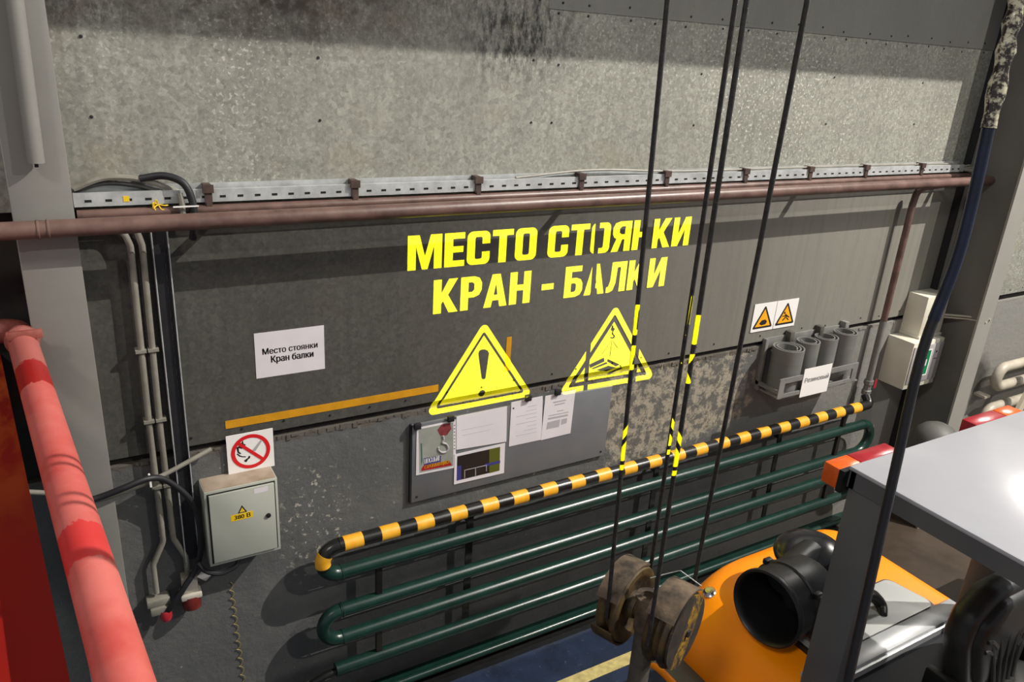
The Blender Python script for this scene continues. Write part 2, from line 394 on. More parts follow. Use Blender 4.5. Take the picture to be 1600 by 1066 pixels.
def flat(name, polys, mat, parent, fn, d, t=0.0004):
    bm = bmesh.new()
    for p in polys: prism(bm, p, fn, d - t, d)
    return obj(name, bm, mat, parent, smooth=False)
def rect(x0, x1, z0, z1): return [(x0, z0), (x1, z0), (x1, z1), (x0, z1)]
def circ(cx, cz, r, n=40): return [(cx + r * math.cos(2 * PI * k / n), cz + r * math.sin(2 * PI * k / n)) for k in range(n)]
def ring_bm(cx, cz, r0, r1, fn, d, n=48):
    bm = bmesh.new(); a = [bm.verts.new(fn(*p, d)) for p in circ(cx, cz, r0, n)]; b = [bm.verts.new(fn(*p, d)) for p in circ(cx, cz, r1, n)]
    for k in range(n): bm.faces.new((a[k], a[(k + 1) % n], b[(k + 1) % n], b[k]))
    return bm
def round_poly(pts, r, n=6):
    P = [V((p[0], p[1], 0)) for p in pts]; m = len(P); out = []
    for i in range(m):
        seg = fillet([(P[i - 1] + P[i]) / 2, P[i], (P[i] + P[(i + 1) % m]) / 2], r, n)[1:-1]
        out += [(q.x, q.y) for q in seg]
    return out
def inset_tri(pts, d):
    P = [V(p) for p in pts]; out = []
    for i in range(3):
        a, b, c = P[i - 1], P[i], P[(i + 1) % 3]
        u, w = (a - b).normalized(), (c - b).normalized(); half = u.angle(w) / 2
        q = b + (u + w).normalized() * (d / math.sin(half)); out.append((q.x, q.y))
    return out

# ------------------------------------------------------------------ setting
struct(obj('floor', B((-6, 14, -12, 0.6, -0.2, 0)), M_FLOOR, smooth=False))
wall = struct(obj('wall_back', B((-0.35, 14, 0.03, 0.3, 0, 6.5)), M_GAP, smooth=False))
bm = B((-0.35, 14, 0.0, 0.03, 0, 1.665)); obj('masonry', bm, M_MASON, wall, smooth=False)
bm = bmesh.new()                                  # broken mortar ledge under the sheets
for k in range(300):
    x = 0.05 + k * 0.021; h = random.uniform(0.002, 0.02); d = random.uniform(0.0005, 0.006)
    if random.random() < 0.75: box(bm, x, x + random.uniform(.01, .04), -d, 0.0, 1.66 - h, 1.664 + random.uniform(0, 0.007), bev=.0004)
stuff(obj('mortar_crumbs', bm, M_MASON, wall, smooth=False))
def sheet(x0, x1, z0, z1, y, mat, cols, rows):
    p = obj('metal_sheet', B((x0, x1, y, y + 0.004, z0, z1)), mat, wall, smooth=False)
    bm = bmesh.new()
    for cx in cols:
        z = z0 + 0.06
        while z < z1 - 0.03:
            zz = z + random.uniform(-0.02, 0.02); xx = cx + random.uniform(-0.01, 0.01)
            lathe(bm, (xx, y - 0.0005, zz), (0, -1, 0), [(0.006, 0), (0.005, 0.003), (0, 0.004)], 8); z += 0.26
    for cz in rows:
        x = x0 + 0.05
        while x < x1 - 0.03:
            lathe(bm, (x + random.uniform(-0.03, 0.03), y - 0.0005, cz + random.uniform(-0.008, 0.008)), (0, -1, 0), [(0.006, 0), (0.005, 0.003), (0, 0.004)], 8); x += 0.2
    if len(bm.verts): stuff(obj('screw_heads', bm, M_INK, p))
    else: bm.free()
    return p
sheet(0.02, 0.345, 1.70, 2.75, 0.004, M_SHEETLOW, [], [2.66])
for a, b in ((0.35, 2.60), (2.60, 5.6)): sheet(a, b, 1.70, 2.75, 0.0 if a < 1 else 0.002, M_SHEETLOW, [], [2.655, 1.735])
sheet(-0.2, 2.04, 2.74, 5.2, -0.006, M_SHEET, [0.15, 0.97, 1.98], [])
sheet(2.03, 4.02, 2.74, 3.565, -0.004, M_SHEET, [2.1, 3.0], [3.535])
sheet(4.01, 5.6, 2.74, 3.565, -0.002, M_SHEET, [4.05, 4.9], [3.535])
sheet(2.03, 4.02, 3.555, 5.2, -0.008, M_SHEETTOP, [], [3.585])
sheet(4.01, 5.6, 3.555, 5.2, -0.007, M_SHEETTOP, [], [3.585])
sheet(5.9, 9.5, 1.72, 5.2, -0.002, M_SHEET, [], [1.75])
# recess behind the left column
struct(obj('wall_left', B((-3, -0.35, 0.55, 0.6, 0, 6.5), (-0.36, -0.30, 0.0, 0.6, 0, 6.5)), M_CONC, smooth=False))
lc = struct(obj('trim_1', B((-0.125, 0.062, -0.1, 0.02, 0, 6.5), bev=0.004), M_COL))
t2o = struct(obj('trim_2', B((5.60, 5.78, -0.40, -0.385, 0, 6.5)), M_COLR, smooth=False))
obj('back_flange', B((5.60, 5.90, -0.02, 0.0, 0, 6.5)), M_COL, t2o, smooth=False)
obj('web', B((5.70, 5.715, -0.385, -0.02, 0, 6.5)), M_WEB, t2o, smooth=False)
obj('corner_gap', B((5.585, 5.60, -0.05, 0.0, 0, 6.5)), M_INK, bpy.data.objects['trim_2'], smooth=False)  # black strip put in for the dark gap in the corner
struct(obj('trim_3', B((-3, 16, -1.05, -0.72, 4.815, 4.845), (-3, 16, -0.9, -0.87, 4.845, 5.75), (-3, 16, -1.05, -0.72, 5.75, 5.78)), M_COL, smooth=False))
# drain channel and skirting at the wall foot
struct(obj('baseboard_back', B((0.2, 5.6, -0.16, 0.0, 0.0, 0.012), (0.2, 5.6, -0.165, -0.16, 0.0, 0.035)), M_BLKPIPE, smooth=False))
obj('edge_angle', B((0.2, 5.6, -0.09, 0.0, 0.03, 0.036), (0.2, 5.6, -0.09, -0.084, 0.0, 0.036)), M_GREEN, bpy.data.objects['baseboard_back'], smooth=False)
tag(obj('floor_line', B((0.8, 4.3, -0.52, -0.44, 0.0, 0.002)), M_LINE, smooth=False), 'faded yellow line painted along the blue floor below the radiator', 'floor line')
tag(obj('floor_pipe', T([(0.4, -0.11, 0.07), (5.4, -0.11, 0.07)], 0.022), M_GREEN), 'thin dark green pipe running along the foot of the wall', 'pipe')

# ------------------------------------------------------------------ brown pipe, tray and down pipe
pp = thing('brown_pipe', 'long horizontal brown painted pipe across the wall', 'pipe', (-0.4, -0.16, 2.71))
obj('pipe_run', T([(-0.5, -0.16, 2.71), (5.70, -0.16, 2.71)], 0.031, 20), M_PIPE, pp)
for x in (-0.06, -0.03): obj('weld_ring', L((x, -0.16, 2.71), (1, 0, 0), [(0.031, 0), (0.034, 0.003), (0.034, 0.007), (0.031, 0.01)], 20), M_PIPE, pp)
for x in (0.52, 2.2, 3.9, 5.3): obj('pipe_bracket', B((x, x + 0.04, -0.13, -0.002, 2.672, 2.680)), M_CLAMP, pp)
p2 = tag(obj('rear_pipe', T([(0.07, -0.05, 2.728), (5.6, -0.05, 2.728)], 0.02), M_PIPE), 'thinner brown pipe close to the wall behind the big brown pipe', 'pipe')
tr = thing('cable_tray', 'long perforated zinc cable tray above the brown pipe', 'cable tray', (0.07, -0.03, 2.735))
bm = B((0.065, 5.52, -0.052, -0.049, 2.755, 2.803), (0.065, 5.52, -0.052, -0.008, 2.755, 2.758), (0.065, 5.52, -0.052, -0.036, 2.803, 2.807), (0.065, 5.52, -0.011, -0.008, 2.755, 2.825))
obj('channel', bm, M_GALV, tr, smooth=False)
bm = bmesh.new(); x = 0.10
while x < 5.45:
    box(bm, x, x + 0.022, -0.0528, -0.052, 2.774, 2.783); x += 0.066
stuff(obj('slots', bm, M_SLOT, tr, smooth=False))
for x in (0.505, 1.09, 1.675, 2.25, 2.80, 3.38, 3.92, 4.44, 5.02):
    obj('clamp', B((x, x + 0.028, -0.06, -0.009, 2.75, 2.825), (x - 0.006, x + 0.034, -0.066, -0.055, 2.795, 2.825), (x + 0.004, x + 0.024, -0.063, -0.055, 2.735, 2.76)), M_CLAMP, tr, smooth=False)
obj('yellow_sticker', B((0.225, 0.245, -0.0535, -0.052, 2.772, 2.792)), M_YLAB, tr, smooth=False)
bm = bmesh.new()
for k in range(5):
    a = random.uniform(0, 6.3); tube(bm, spline([(0.34, -0.055, 2.757), (0.34 + 0.02 * math.cos(a), -0.065, 2.757 + 0.02 * math.sin(a)), (0.35 + 0.03 * math.cos(a + 0.8), -0.06, 2.742 + 0.02 * math.sin(a + .8))], 4), 0.0025, 6)
obj('earth_wire', bm, M_YLAB, tr)
tag(obj('grey_cable', T(spline([(0.07, -0.03, 2.82), (0.17, -0.03, 2.855), (0.28, -0.03, 2.85), (0.38, -0.03, 2.815), (0.42, -0.03, 2.795)]), 0.011, 8), M_GCABLE), 'thick light grey cable arching over the left end of the zinc tray', 'cable')
tag(obj('grey_cable', T(spline([(0.07, -0.022, 2.812), (0.17, -0.022, 2.835), (0.27, -0.022, 2.825), (0.34, -0.022, 2.80)]), 0.009, 8), M_DARKTRAY), 'dark grey cable arching low into the left end of the zinc tray', 'cable')
tag(obj('black_cable', T(spline([(0.29, -0.03, 2.85), (0.37, -0.05, 2.862), (0.43, -0.075, 2.838), (0.455, -0.085, 2.775), (0.457, -0.085, 2.70), (0.45, -0.06, 2.62)]), 0.014, 10), M_RUBBER), 'black cable bending over the zinc tray and down behind the pipe', 'cable')
c2 = tag(obj('hose_stub', T([(0.415, -0.075, 2.80), (0.42, -0.08, 2.76), (0.42, -0.08, 2.69)], 0.011, 8), M_GCABLE), 'short grey cable tied to the black cable by the tray', 'cable')
obj('cable_tie', B((0.385, 0.475, -0.102, -0.098, 2.752, 2.757)), M_SIGNW, c2, smooth=False)
bm = bmesh.new()
for k in range(4): tube(bm, spline([(5.50, -0.02, 2.77), (5.58 + .02 * k, -0.05 - .02 * k, 2.80 - .012 * k), (5.68, -0.04, 2.76 + .01 * k)], 5), 0.008, 6)
tag(obj('cable_bundle', bm, M_GCABLE), 'tangle of grey cables at the right end of the zinc tray', 'cable')
tag(obj('loose_cable', T(spline([(1.9, -0.03, 2.81), (2.35, -0.03, 2.836), (2.9, -0.03, 2.818), (3.6, -0.03, 2.818), (4.6, -0.03, 2.818), (5.5, -0.03, 2.812)]), 0.006, 6), M_GCABLE), 'thin pale cable lying along the top of the zinc tray', 'cable')

dp = thing('down_pipe', 'thin vertical pipe, brown above and grey below, at the right end of the radiator', 'pipe', (5.0, -0.07, 1.1))
obj('brown_length', T(fillet([(5.12, -0.16, 2.70), (5.02, -0.07, 2.66), (5.0, -0.07, 2.55), (5.0, -0.07, 1.72)], 0.07), 0.023), M_PIPE, dp)
obj('grey_length', T([(5.0, -0.07, 1.72), (5.0, -0.07, 1.16)], 0.024), M_PIPEGREY, dp)
obj('valve', L((5.0, -0.07, 1.26), (0, 0, -1), [(0, 0), (0.034, 0), (0.034, 0.03), (0.027, 0.035), (0.027, 0.075), (0.034, 0.08), (0.034, 0.11), (0, 0.11)], 8), M_PIPEGREY, dp)
obj('red_tag', B((5.03, 5.055, -0.10, -0.098, 1.20, 1.27)), M_LAMPR, dp, smooth=False)

# ------------------------------------------------------------------ radiator
rd = thing('pipe_radiator', 'long five row pipe radiator, dark green with a black and yellow striped top pipe', 'radiator', (0.86, -0.12, 0))
Z = [1.085, 0.925, 0.695, 0.525, 0.325]; RY = -0.12; RR = 0.036
def ubend(x, za, zb, sgn, m=12):
    c = (za + zb) / 2; r = (za - zb) / 2
    return [(x + sgn * math.sin(PI * k / m) * r, RY, c + math.cos(PI * k / m) * r) for k in range(m + 1)]
obj('striped_pipe', T([(0.98, RY, Z[0]), (4.93, RY, Z[0])], RR, 20), M_BLKPIPE, rd)
obj('end_elbow', T(fillet([(4.93, RY, Z[0]), (5.0, RY, Z[0]), (5.0, RY + 0.05, Z[0] + 0.06)], 0.04), RR * 0.96, 16), M_BLKPIPE, rd)
ub = ubend(0.98, Z[0], Z[1], -1, 16)
obj('left_bend', T(ub, RR, 20), M_BLKPIPE, rd)
obj('tape_band', T(ub[5:10], RR + 0.0015, 20), M_YELTAPE, rd)
obj('bend_lower', T(ub[10:], RR + 0.001, 20), M_GREEN, rd)
me = None; k = 0
x = 1.05
while x < 4.86:
    w = 0.095
    if me is None:
        o = obj('tape_band', T([(-w / 2, RY, Z[0]), (w / 2, RY, Z[0])], RR + 0.0015, 20), M_YELTAPE, rd); me = o.data
    else: o = obj('tape_band', me, None, rd, smooth=False)
    o.matrix_basis = Matrix.Translation((x, 0, 0)); x += 0.1888
def gpipe(a, b): obj('green_pipe', T([a, b], RR, 20), M_GREEN, rd)
for z in Z[1:4]: gpipe((0.98, RY, z), (4.97, RY, z))
gpipe((0.95, RY, Z[4]), (4.97, RY, Z[4]))
obj('right_bend', T(ubend(4.97, Z[1], Z[2], 1), RR, 20), M_GREEN, rd)
obj('right_bend', T(ubend(4.97, Z[3], Z[4], 1), RR, 20), M_GREEN, rd)
obj('left_bend', T(ubend(0.98, Z[2], Z[3], -1), RR, 20), M_GREEN, rd)
for x, z in ((0.985, Z[1]), (0.985, Z[2]), (0.985, Z[3])):
    obj('weld_ring', L((x, RY, z), (1, 0, 0), [(RR, 0), (RR + .003, 0.003), (RR + .003, 0.008), (RR, 0.011)], 20), M_GREEN, rd)
obj('feed_pipe', T(spline([(0.97, RY, Z[4] - 0.01), (0.88, RY, Z[4] - 0.02), (0.74, RY + .02, 0.23), (0.55, RY + .02, 0.17)]), 0.02), M_BLKPIPE, rd)
for x in (1.70, 3.0, 4.10): obj('support_bar', B((x, x + 0.04, -0.085, -0.077, 0.3, 1.06), (x + 0.01, x + 0.03, -0.08, 0.0, 0.97, 0.99), (x + 0.01, x + 0.03, -0.08, 0.0, 0.42, 0.44)), M_BLKPIPE, rd, smooth=False)
for x, a, b in ((1.17, 1, 2), (1.17, 3, 4), (4.70, 1, 2), (4.72, 0, 1), (4.70, 3, 4)):
    obj('link_bar', B((x, x + 0.03, RY - 0.012, RY + 0.012, Z[b], Z[a])), M_BLKPIPE, rd, smooth=False)

# second radiator beyond the right column
r2 = thing('beige_pipe_radiator', 'beige pipe radiator with rounded bends beyond the right column', 'radiator', (6.75, -0.12, 0))
for za, zb in ((1.10, 0.92), (0.72, 0.52)):
    pts = [(8.3, RY, za)] + [(6.80 - math.sin(PI * k / 12) * (za - zb) / 2, RY, (za + zb) / 2 + math.cos(PI * k / 12) * (za - zb) / 2) for k in range(13)] + [(8.3, RY, zb)]
    obj('bent_pipe', T(pts, 0.042, 16), M_BEIGEPIPE, r2)
obj('wall_clip', B((6.66, 6.74, -0.10, 0, 0.815, 0.835)), M_BEIGEPIPE, r2, smooth=False)
bm = bmesh.new(); prism(bm, [(6.55, 0.0), (6.64, 0.0), (7.16, 1.25), (7.07, 1.25)], wallp(-0.26), 0, 0.03)
tag(obj('leaning_board', bm, M_CARD2, smooth=False), 'pale narrow board leaning before the beige radiator', 'board')

# ------------------------------------------------------------------ projected warning sign (lamp projector and its cut-out plate)
def rr(x0, x1, z0, z1, r): return round_poly([(x0, z0), (x1, z0), (x1, z1), (x0, z1)], r)
_o, _i = rr(0, .70, 0, 1, .30), rr(.24, .46, .17, .83, .10)
def _c():                                        # C: the ring of the O opened at the right
    po = [q for q in _o]; pi = [q for q in _i]
    k = lambda q, c: math.atan2(q[1] - .5, q[0] - c) % (2 * PI)
    lim = math.atan2(.12, .35)
    out = sorted([q for q in po if lim < k(q, .35) < 2 * PI - lim], key=lambda q: k(q, .35)); inn = sorted([q for q in pi if q[0] < .40 or abs(q[1] - .5) > .2], key=lambda q: k(q, .35))
    return [[(.70, .62)] + out + [(.70, .38), (.46, .38)] + inn[::-1] + [(.46, .62)]]
GL = {'М': (.98, [[(0, 0), (0, 1), (.33, 1), (.49, .38), (.65, 1), (.98, 1), (.98, 0), (.75, 0), (.75, .68), (.57, 0), (.41, 0), (.23, .68), (.23, 0)]]),
 'Е': (.60, [[(0, 0), (0, 1), (.6, 1), (.6, .82), (.25, .82), (.25, .6), (.56, .6), (.56, .42), (.25, .42), (.25, .18), (.6, .18), (.6, 0)]]),
 'О': (.70, [_o, _i]), 'С': (.70, _c()),
 'Т': (.66, [[(.21, 0), (.21, .82), (0, .82), (0, 1), (.66, 1), (.66, .82), (.45, .82), (.45, 0)]]),
 'Я': (.72, [[(.72, 0), (.72, 1), (.28, 1), (.10, .95), (.02, .80), (.02, .60), (.08, .48), (.17, .43), (0, 0), (.26, 0), (.39, .40), (.48, .40), (.48, 0)], [(.48, .57), (.48, .83), (.35, .83), (.27, .77), (.27, .63), (.35, .57)]]),
 'Н': (.70, [[(0, 0), (0, 1), (.24, 1), (.24, .6), (.46, .6), (.46, 1), (.70, 1), (.70, 0), (.46, 0), (.46, .42), (.24, .42), (.24, 0)]]),
 'К': (.75, [[(0, 0), (0, 1), (.24, 1), (.24, .6), (.46, 1), (.73, 1), (.44, .53), (.75, 0), (.47, 0), (.29, .36), (.24, .28), (.24, 0)]]),
 'И': (.72, [[(0, 0), (0, 1), (.23, 1), (.23, .42), (.47, 1), (.72, 1), (.72, 0), (.49, 0), (.49, .58), (.25, 0)]]),
 'Р': (.66, [[(0, 0), (0, 1), (.42, 1), (.58, .94), (.66, .79), (.66, .58), (.58, .43), (.42, .37), (.24, .37), (.24, 0)], [(.24, .54), (.24, .83), (.36, .83), (.42, .77), (.42, .6), (.36, .54)]]),
 'А': (.76, [[(0, 0), (.25, 1), (.51, 1), (.76, 0), (.52, 0), (.48, .2), (.28, .2), (.24, 0)], [(.32, .37), (.44, .37), (.38, .72)]]),
 'Б': (.66, [[(0, 0), (0, 1), (.6, 1), (.6, .82), (.24, .82), (.24, .62), (.42, .62), (.58, .56), (.66, .42), (.66, .20), (.58, .06), (.42, 0)], [(.24, .17), (.24, .45), (.36, .45), (.42, .4), (.42, .22), (.36, .17)]]),
 'Л': (.74, [[(0, 0), (0, .18), (.08, .21), (.14, .4), (.16, 1), (.74, 1), (.74, 0), (.5, 0), (.5, .82), (.38, .82), (.35, .3), (.26, .06), (.12, 0)]]),
 '-': (.42, [[(0, .34), (.42, .34), (.42, .53), (0, .53)]]), ' ': (.24, [])}
def letters(txt, x0, x1, z0, z1):                # one list of loops per letter, in wall metres
    tot = sum(GL[c][0] for c in txt) + .075 * (len(txt) - 1); k = (x1 - x0) / tot; x = 0; out = []
    for c in txt:
        if GL[c][1]: out.append([[(x0 + (x + u) * k, z0 + v * (z1 - z0)) for u, v in lp] for lp in GL[c][1]])
        x += GL[c][0] + .075
    return out
L1 = letters('МЕСТО СТОЯНКИ', 1.37, 3.085, 2.393, 2.557)
L2 = letters('КРАН - БАЛКИ', 1.505, 2.945, 2.165, 2.335)
def pxp(pts, ox, oy, s): return [(Y(ox + a / s, oy + b / s).x, Y(ox + a / s, oy + b / s).z) for a, b in pts]
tri1 = [(1.79, 2.095), (1.475, 1.625), (2.115, 1.625)]
tri2 = [(2.615, 2.09), (2.28, 1.60), (2.975, 1.585)]
ex_mark = [pxp([(453, 716), (458, 702), (470, 696), (486, 696), (499, 702), (505, 714), (502, 735), (488, 835), (478, 840), (469, 835), (456, 740)], 600, 320, 3.077), circ(1.797, 1.694, 0.020, 20)]
icon = [pxp(q, 860, 460, 5.923) for q in (
    [(570, 290), (580, 285), (583, 312), (598, 318), (578, 352), (584, 370), (598, 385), (590, 405), (570, 412), (552, 402), (556, 394), (572, 400), (584, 392), (580, 382), (566, 368), (572, 340), (556, 330)],
    [(563, 425), (568, 425), (475, 560), (468, 562)], [(567, 430), (571, 430), (552, 575), (546, 575)], [(571, 428), (576, 428), (624, 495), (618, 498)],
    [(360, 650), (495, 585), (500, 622), (366, 684)], [(530, 600), (640, 650), (605, 668), (524, 622)],
    [(372, 690), (515, 628), (532, 640), (400, 692)], [(425, 702), (535, 662), (612, 680), (520, 720)], [(520, 738), (660, 680), (668, 694), (540, 745)], [(640, 655), (656, 662), (656, 676), (640, 668)])]
t1 = [round_poly(tri1, 0.026), round_poly(inset_tri(tri1, 0.030), 0.010), inset_tri(tri1, 0.043)] + ex_mark
t2 = [round_poly(tri2, 0.026), round_poly(inset_tri(tri2, 0.032), 0.008), inset_tri(tri2, 0.058)] + icon
def plate_mesh(loops):                           # even-odd plate: filled where a point lies in an odd number of loops
    from mathutils.geometry import delaunay_2d_cdt
    vs, es = [], []
    for lp in loops:
        k0 = len(vs); vs += [V(q) for q in lp]; es += [(k0 + k, k0 + (k + 1) % len(lp)) for k in range(len(lp))]
    ov, oe, of, *_r = delaunay_2d_cdt(vs, es, [], 0, 1e-6)
    bbs = [(min(q[0] for q in lp), max(q[0] for q in lp), min(q[1] for q in lp), max(q[1] for q in lp)) for lp in loops]
    def odd(p):
        n = 0
        for lp, b in zip(loops, bbs):
            if not (b[0] <= p.x <= b[1] and b[2] <= p.y <= b[3]): continue
            for k in range(len(lp)):
                (x0, y0), (x1, y1) = lp[k - 1], lp[k]
                if (y0 > p.y) != (y1 > p.y) and p.x < x0 + (p.y - y0) / (y1 - y0) * (x1 - x0): n += 1
        return n % 2 == 1
    fs = [f for f in of if odd((ov[f[0]] + ov[f[1]] + ov[f[2]]) / 3)]
    me = bpy.data.meshes.new('plate'); me.from_pydata([(q.x, q.y, 0) for q in ov], [], [tuple(f) for f in fs]); return me
PJ = V((0.05, -3.56, 3.03)); AIM = V((2.24, 0, 2.08)); PN = (AIM - PJ).normalized()
me = plate_mesh([rect(-1.5, 8.5, -2.5, 7.0)] + [lp for l in L1 + L2 for lp in l] + t1 + t2)
for v in me.vertices:
    w = V((v.co.x, 0, v.co.y)) - PJ; v.co = PJ + w * (0.09 / w.dot(PN))
pj = thing('sign_projector', 'lamp projector on a post throwing the yellow warning sign on the wall', 'projector', (PJ.x, PJ.y, 0))
obj('cutout_plate', me, M_INK, pj, smooth=False)
back = PJ - PN * 0.05
obj('housing', T([back, back - PN * 0.22], 0.07, 16), M_BLACK, pj)
u, w = frame_of(PN)
for s in ((1, 1), (1, -1), (-1, 1), (-1, -1)): obj('holder_rod', T([PJ + PN * 0.09 + u * 0.045 * s[0] + w * 0.035 * s[1], back + u * 0.045 * s[0] + w * 0.035 * s[1]], 0.003, 6), M_BLACK, pj)
pb = back - PN * 0.12
obj('post', T([(pb.x, pb.y, 0), (pb.x, pb.y, pb.z - 0.06)], 0.03), M_TGREY, pj)
sl = bpy.data.lights.new('projector_lamp', 'SPOT'); sl.energy = 12000; sl.color = (1.0, 0.93, 0.0); sl.spot_size = math.radians(38); sl.spot_blend = 0; sl.shadow_soft_size = 0.0
so = bpy.data.objects.new('projector_lamp', sl); COL.objects.link(so); so.location = PJ; so.rotation_euler = PN.to_track_quat('-Z', 'Y').to_euler()

# ------------------------------------------------------------------ tape strips and papers on the sheets
tag(obj('tape_strip', B((0.525, 1.545, -0.002, -0.0005, 1.752, 1.79)), M_ORTAPE, smooth=False), 'long horizontal amber tape strip on the sheet above the junction box', 'tape')
tag(obj('tape_strip', B((1.925, 1.955, -0.002, -0.0005, 1.80, 1.99)), M_ORTAPE, smooth=False), 'short vertical amber tape strip beside the exclamation triangle', 'tape')
nt = thing('paper_notice', 'white landscape paper with two lines of Russian text on the dark sheet', 'notice', (0.82, 0, 1.97))
fw = wallp(0.0)
obj('sheet', B((0.668, 0.972, -0.002, -0.0005, 1.968, 2.178)), M_WHITE, nt, smooth=False)
text('print', 'Место стоянки', M_INK, nt, fw, 0.70, 0.94, 2.076, 2.105, 0.0025, 0.009)
text('print', 'Кран балки', M_INK, nt, fw, 0.735, 0.92, 2.026, 2.066, 0.0025, 0.009)

ns = thing('no_flame_sign', 'square white sign with a red crossed circle over a flame above the junction box', 'sign', (0.62, 0, 1.53))
fs = wallp(-0.016)
obj('plate', B((0.52, 0.722, -0.016, -0.012, 1.53, 1.722)), M_SIGNW, ns, smooth=False)
cx, cz = 0.621, 1.628
obj('red_ring', ring_bm(cx, cz, 0.068, 0.085, fs, 0.0012), M_RED, ns, smooth=False)
s = 0.0055; a = math.radians(135); d1 = V((math.cos(a), math.sin(a))); d2 = V((-d1.y, d1.x))
q = [V((cx, cz)) + d1 * 0.074 + d2 * 0.0075, V((cx, cz)) + d1 * 0.074 - d2 * 0.0075, V((cx, cz)) - d1 * 0.074 - d2 * 0.0075, V((cx, cz)) - d1 * 0.074 + d2 * 0.0075]
flat('red_bar', [[(p.x, p.y) for p in q]], M_RED, ns, fs, 0.0016)
def sg(pts):                                     # crop pixels of the sign -> wall
    return [(Y(340 + x / 11.84, 660 + y / 11.84, -0.016).x, Y(340 + x / 11.84, 660 + y / 11.84, -0.016).z) for x, y in pts]
flat('flame', [sg([(345, 465), (385, 450), (435, 385), (468, 335), (478, 395), (520, 410), (500, 480), (440, 490), (390, 475), (395, 540), (440, 580), (410, 590), (370, 560)]),
               sg([(350, 590), (372, 575), (410, 610), (460, 628), (520, 628), (520, 645), (460, 645), (400, 632)]),
               sg([(490, 705), (560, 660), (575, 620), (605, 625), (600, 660), (560, 690), (535, 735), (500, 730)])], M_INK, ns, fs, 0.0009)
flat('match_stick', [sg([(640, 520), (790, 330), (820, 345), (700, 530)])], M_PAPERGREY, ns, fs, 0.0009)

# ------------------------------------------------------------------ junction box
jb = thing('junction_box', 'grey steel electrical box with a yellow voltage label and dusty top', 'electrical box', (0.55, -0.08, 1.19))
obj('body', B((0.395, 0.705, -0.165, -0.041, 1.185, 1.565), bev=0.003), M_BOX, jb)
obj('dust', B((0.40, 0.70, -0.16, -0.042, 1.565, 1.5665)), M_DUST, jb, smooth=False)
dr = obj('door', B((0.412, 0.688, -0.176, -0.165, 1.205, 1.548), bev=0.002), M_BOX, jb)
bm = B((0.406, 0.694, -0.1665, -0.1645, 1.199, 1.554)); obj('door_gap', bm, M_SLOT, jb, smooth=False)
fj = wallp(-0.176)
obj('lock', L((0.655, -0.176, 1.39), (0, -1, 0), [(0.011, 0), (0.011, 0.006), (0.005, 0.007), (0, 0.007)], 14), M_INK, dr)
flat('voltage_label', [rect(0.495, 0.590, 1.400, 1.432)], M_YLAB, dr, fj, 0.0006)
text('voltage_print', '380 В', M_INK, dr, fj, 0.510, 0.578, 1.406, 1.427, 0.0009, 0.01)
flat('warning_triangle', [[(0.525, 1.434), (0.565, 1.434), (0.545, 1.472)]], M_INK, dr, fj, 0.0006)
flat('warning_triangle', [[(0.533, 1.438), (0.557, 1.438), (0.545, 1.461)]], M_YLAB, dr, fj, 0.0009)
flat('paper_label', [rect(0.60, 0.66, 1.515, 1.54)], M_WHITE, dr, fj, 0.0005)

jb.location = jb.location + V((0, 0.04, -0.034))

# ------------------------------------------------------------------ conduits, dark tray and cables at left
def conduit(x, xb, label):
    pts = [(0.06, -0.03, 2.665 if x < .25 else 2.69), (x - 0.02, -0.03, 2.665 if x < .25 else 2.69), (x, -0.03, 2.60), (x - 0.008, -0.03, 1.8), (x - 0.005, -0.03, 1.28), (xb, -0.03, 1.17), (xb, -0.03, 1.02)]
    return tag(obj('grey_conduit', T(fillet(pts, 0.05), 0.0125, 10), M_GCABLE), label, 'conduit', 'grey conduits at the left')
c1 = conduit(0.232, 0.175, 'left one of two vertical grey conduits beside the left column')
c2 = conduit(0.272, 0.31, 'right one of two vertical grey conduits beside the left column')
for z in (2.17, 1.86, 1.55): obj('clip', B((0.205, 0.245, -0.048, -0.0, z, z + 0.012)), M_GCABLE, c1, smooth=False); obj('clip', B((0.25, 0.29, -0.048, -0.0, z, z + 0.012)), M_GCABLE, c2, smooth=False)
vt = thing('vertical_tray', 'dark vertical perforated cable tray next to the grey conduits', 'cable tray', (0.335, -0.02, 1.2))
obj('channel', B((0.305, 0.365, -0.012, -0.006, 1.15, 2.68), (0.305, 0.309, -0.045, -0.006, 1.15, 2.68), (0.361, 0.365, -0.045, -0.006, 1.15, 2.68)), M_GALV, vt, smooth=False)
obj('dark_cables', B((0.312, 0.358, -0.03, -0.012, 1.15, 2.68)), M_RUBBER, vt, smooth=False)
bm = bmesh.new(); z = 1.2
while z < 2.6:
    box(bm, 0.345, 0.350, -0.0325, -0.03, z, z + 0.028); z += 0.05
stuff(obj('perforations', bm, M_DARKTRAY, vt, smooth=False))
sd = tag(obj('slanted_conduit', T(spline([Y(20, 768, -0.12), Y(90, 772, -0.13), Y(150, 780, -0.11), Y(235, 752, -0.09), Y(330, 702, -0.035)]), 0.0105, 10), M_GCABLE), 'grey conduit slanting down left from the sheet edge to the red pipe', 'conduit')
tag(obj('black_cable', T(spline([Y(100, 790, -0.13), Y(150, 779, -0.125), Y(195, 762, -0.13), Y(232, 748, -0.115), Y(262, 752, -0.09), Y(300, 785, -0.08), Y(313, 830, -0.07), Y(310, 880, -0.07), Y(290, 915, -0.08), Y(268, 948, -0.08), Y(258, 958, -0.06)], 8), 0.013, 10), M_RUBBER), 'black cable drooping from the slanted conduit down to the red tipped socket', 'cable')
obj('tie', B(*[(p.x - .003, p.x + .005, p.y - .02, p.y + .02, p.z - .022, p.z + .022) for p in [Y(234, 751, -0.1)]]), M_SIGNW, sd, smooth=False)
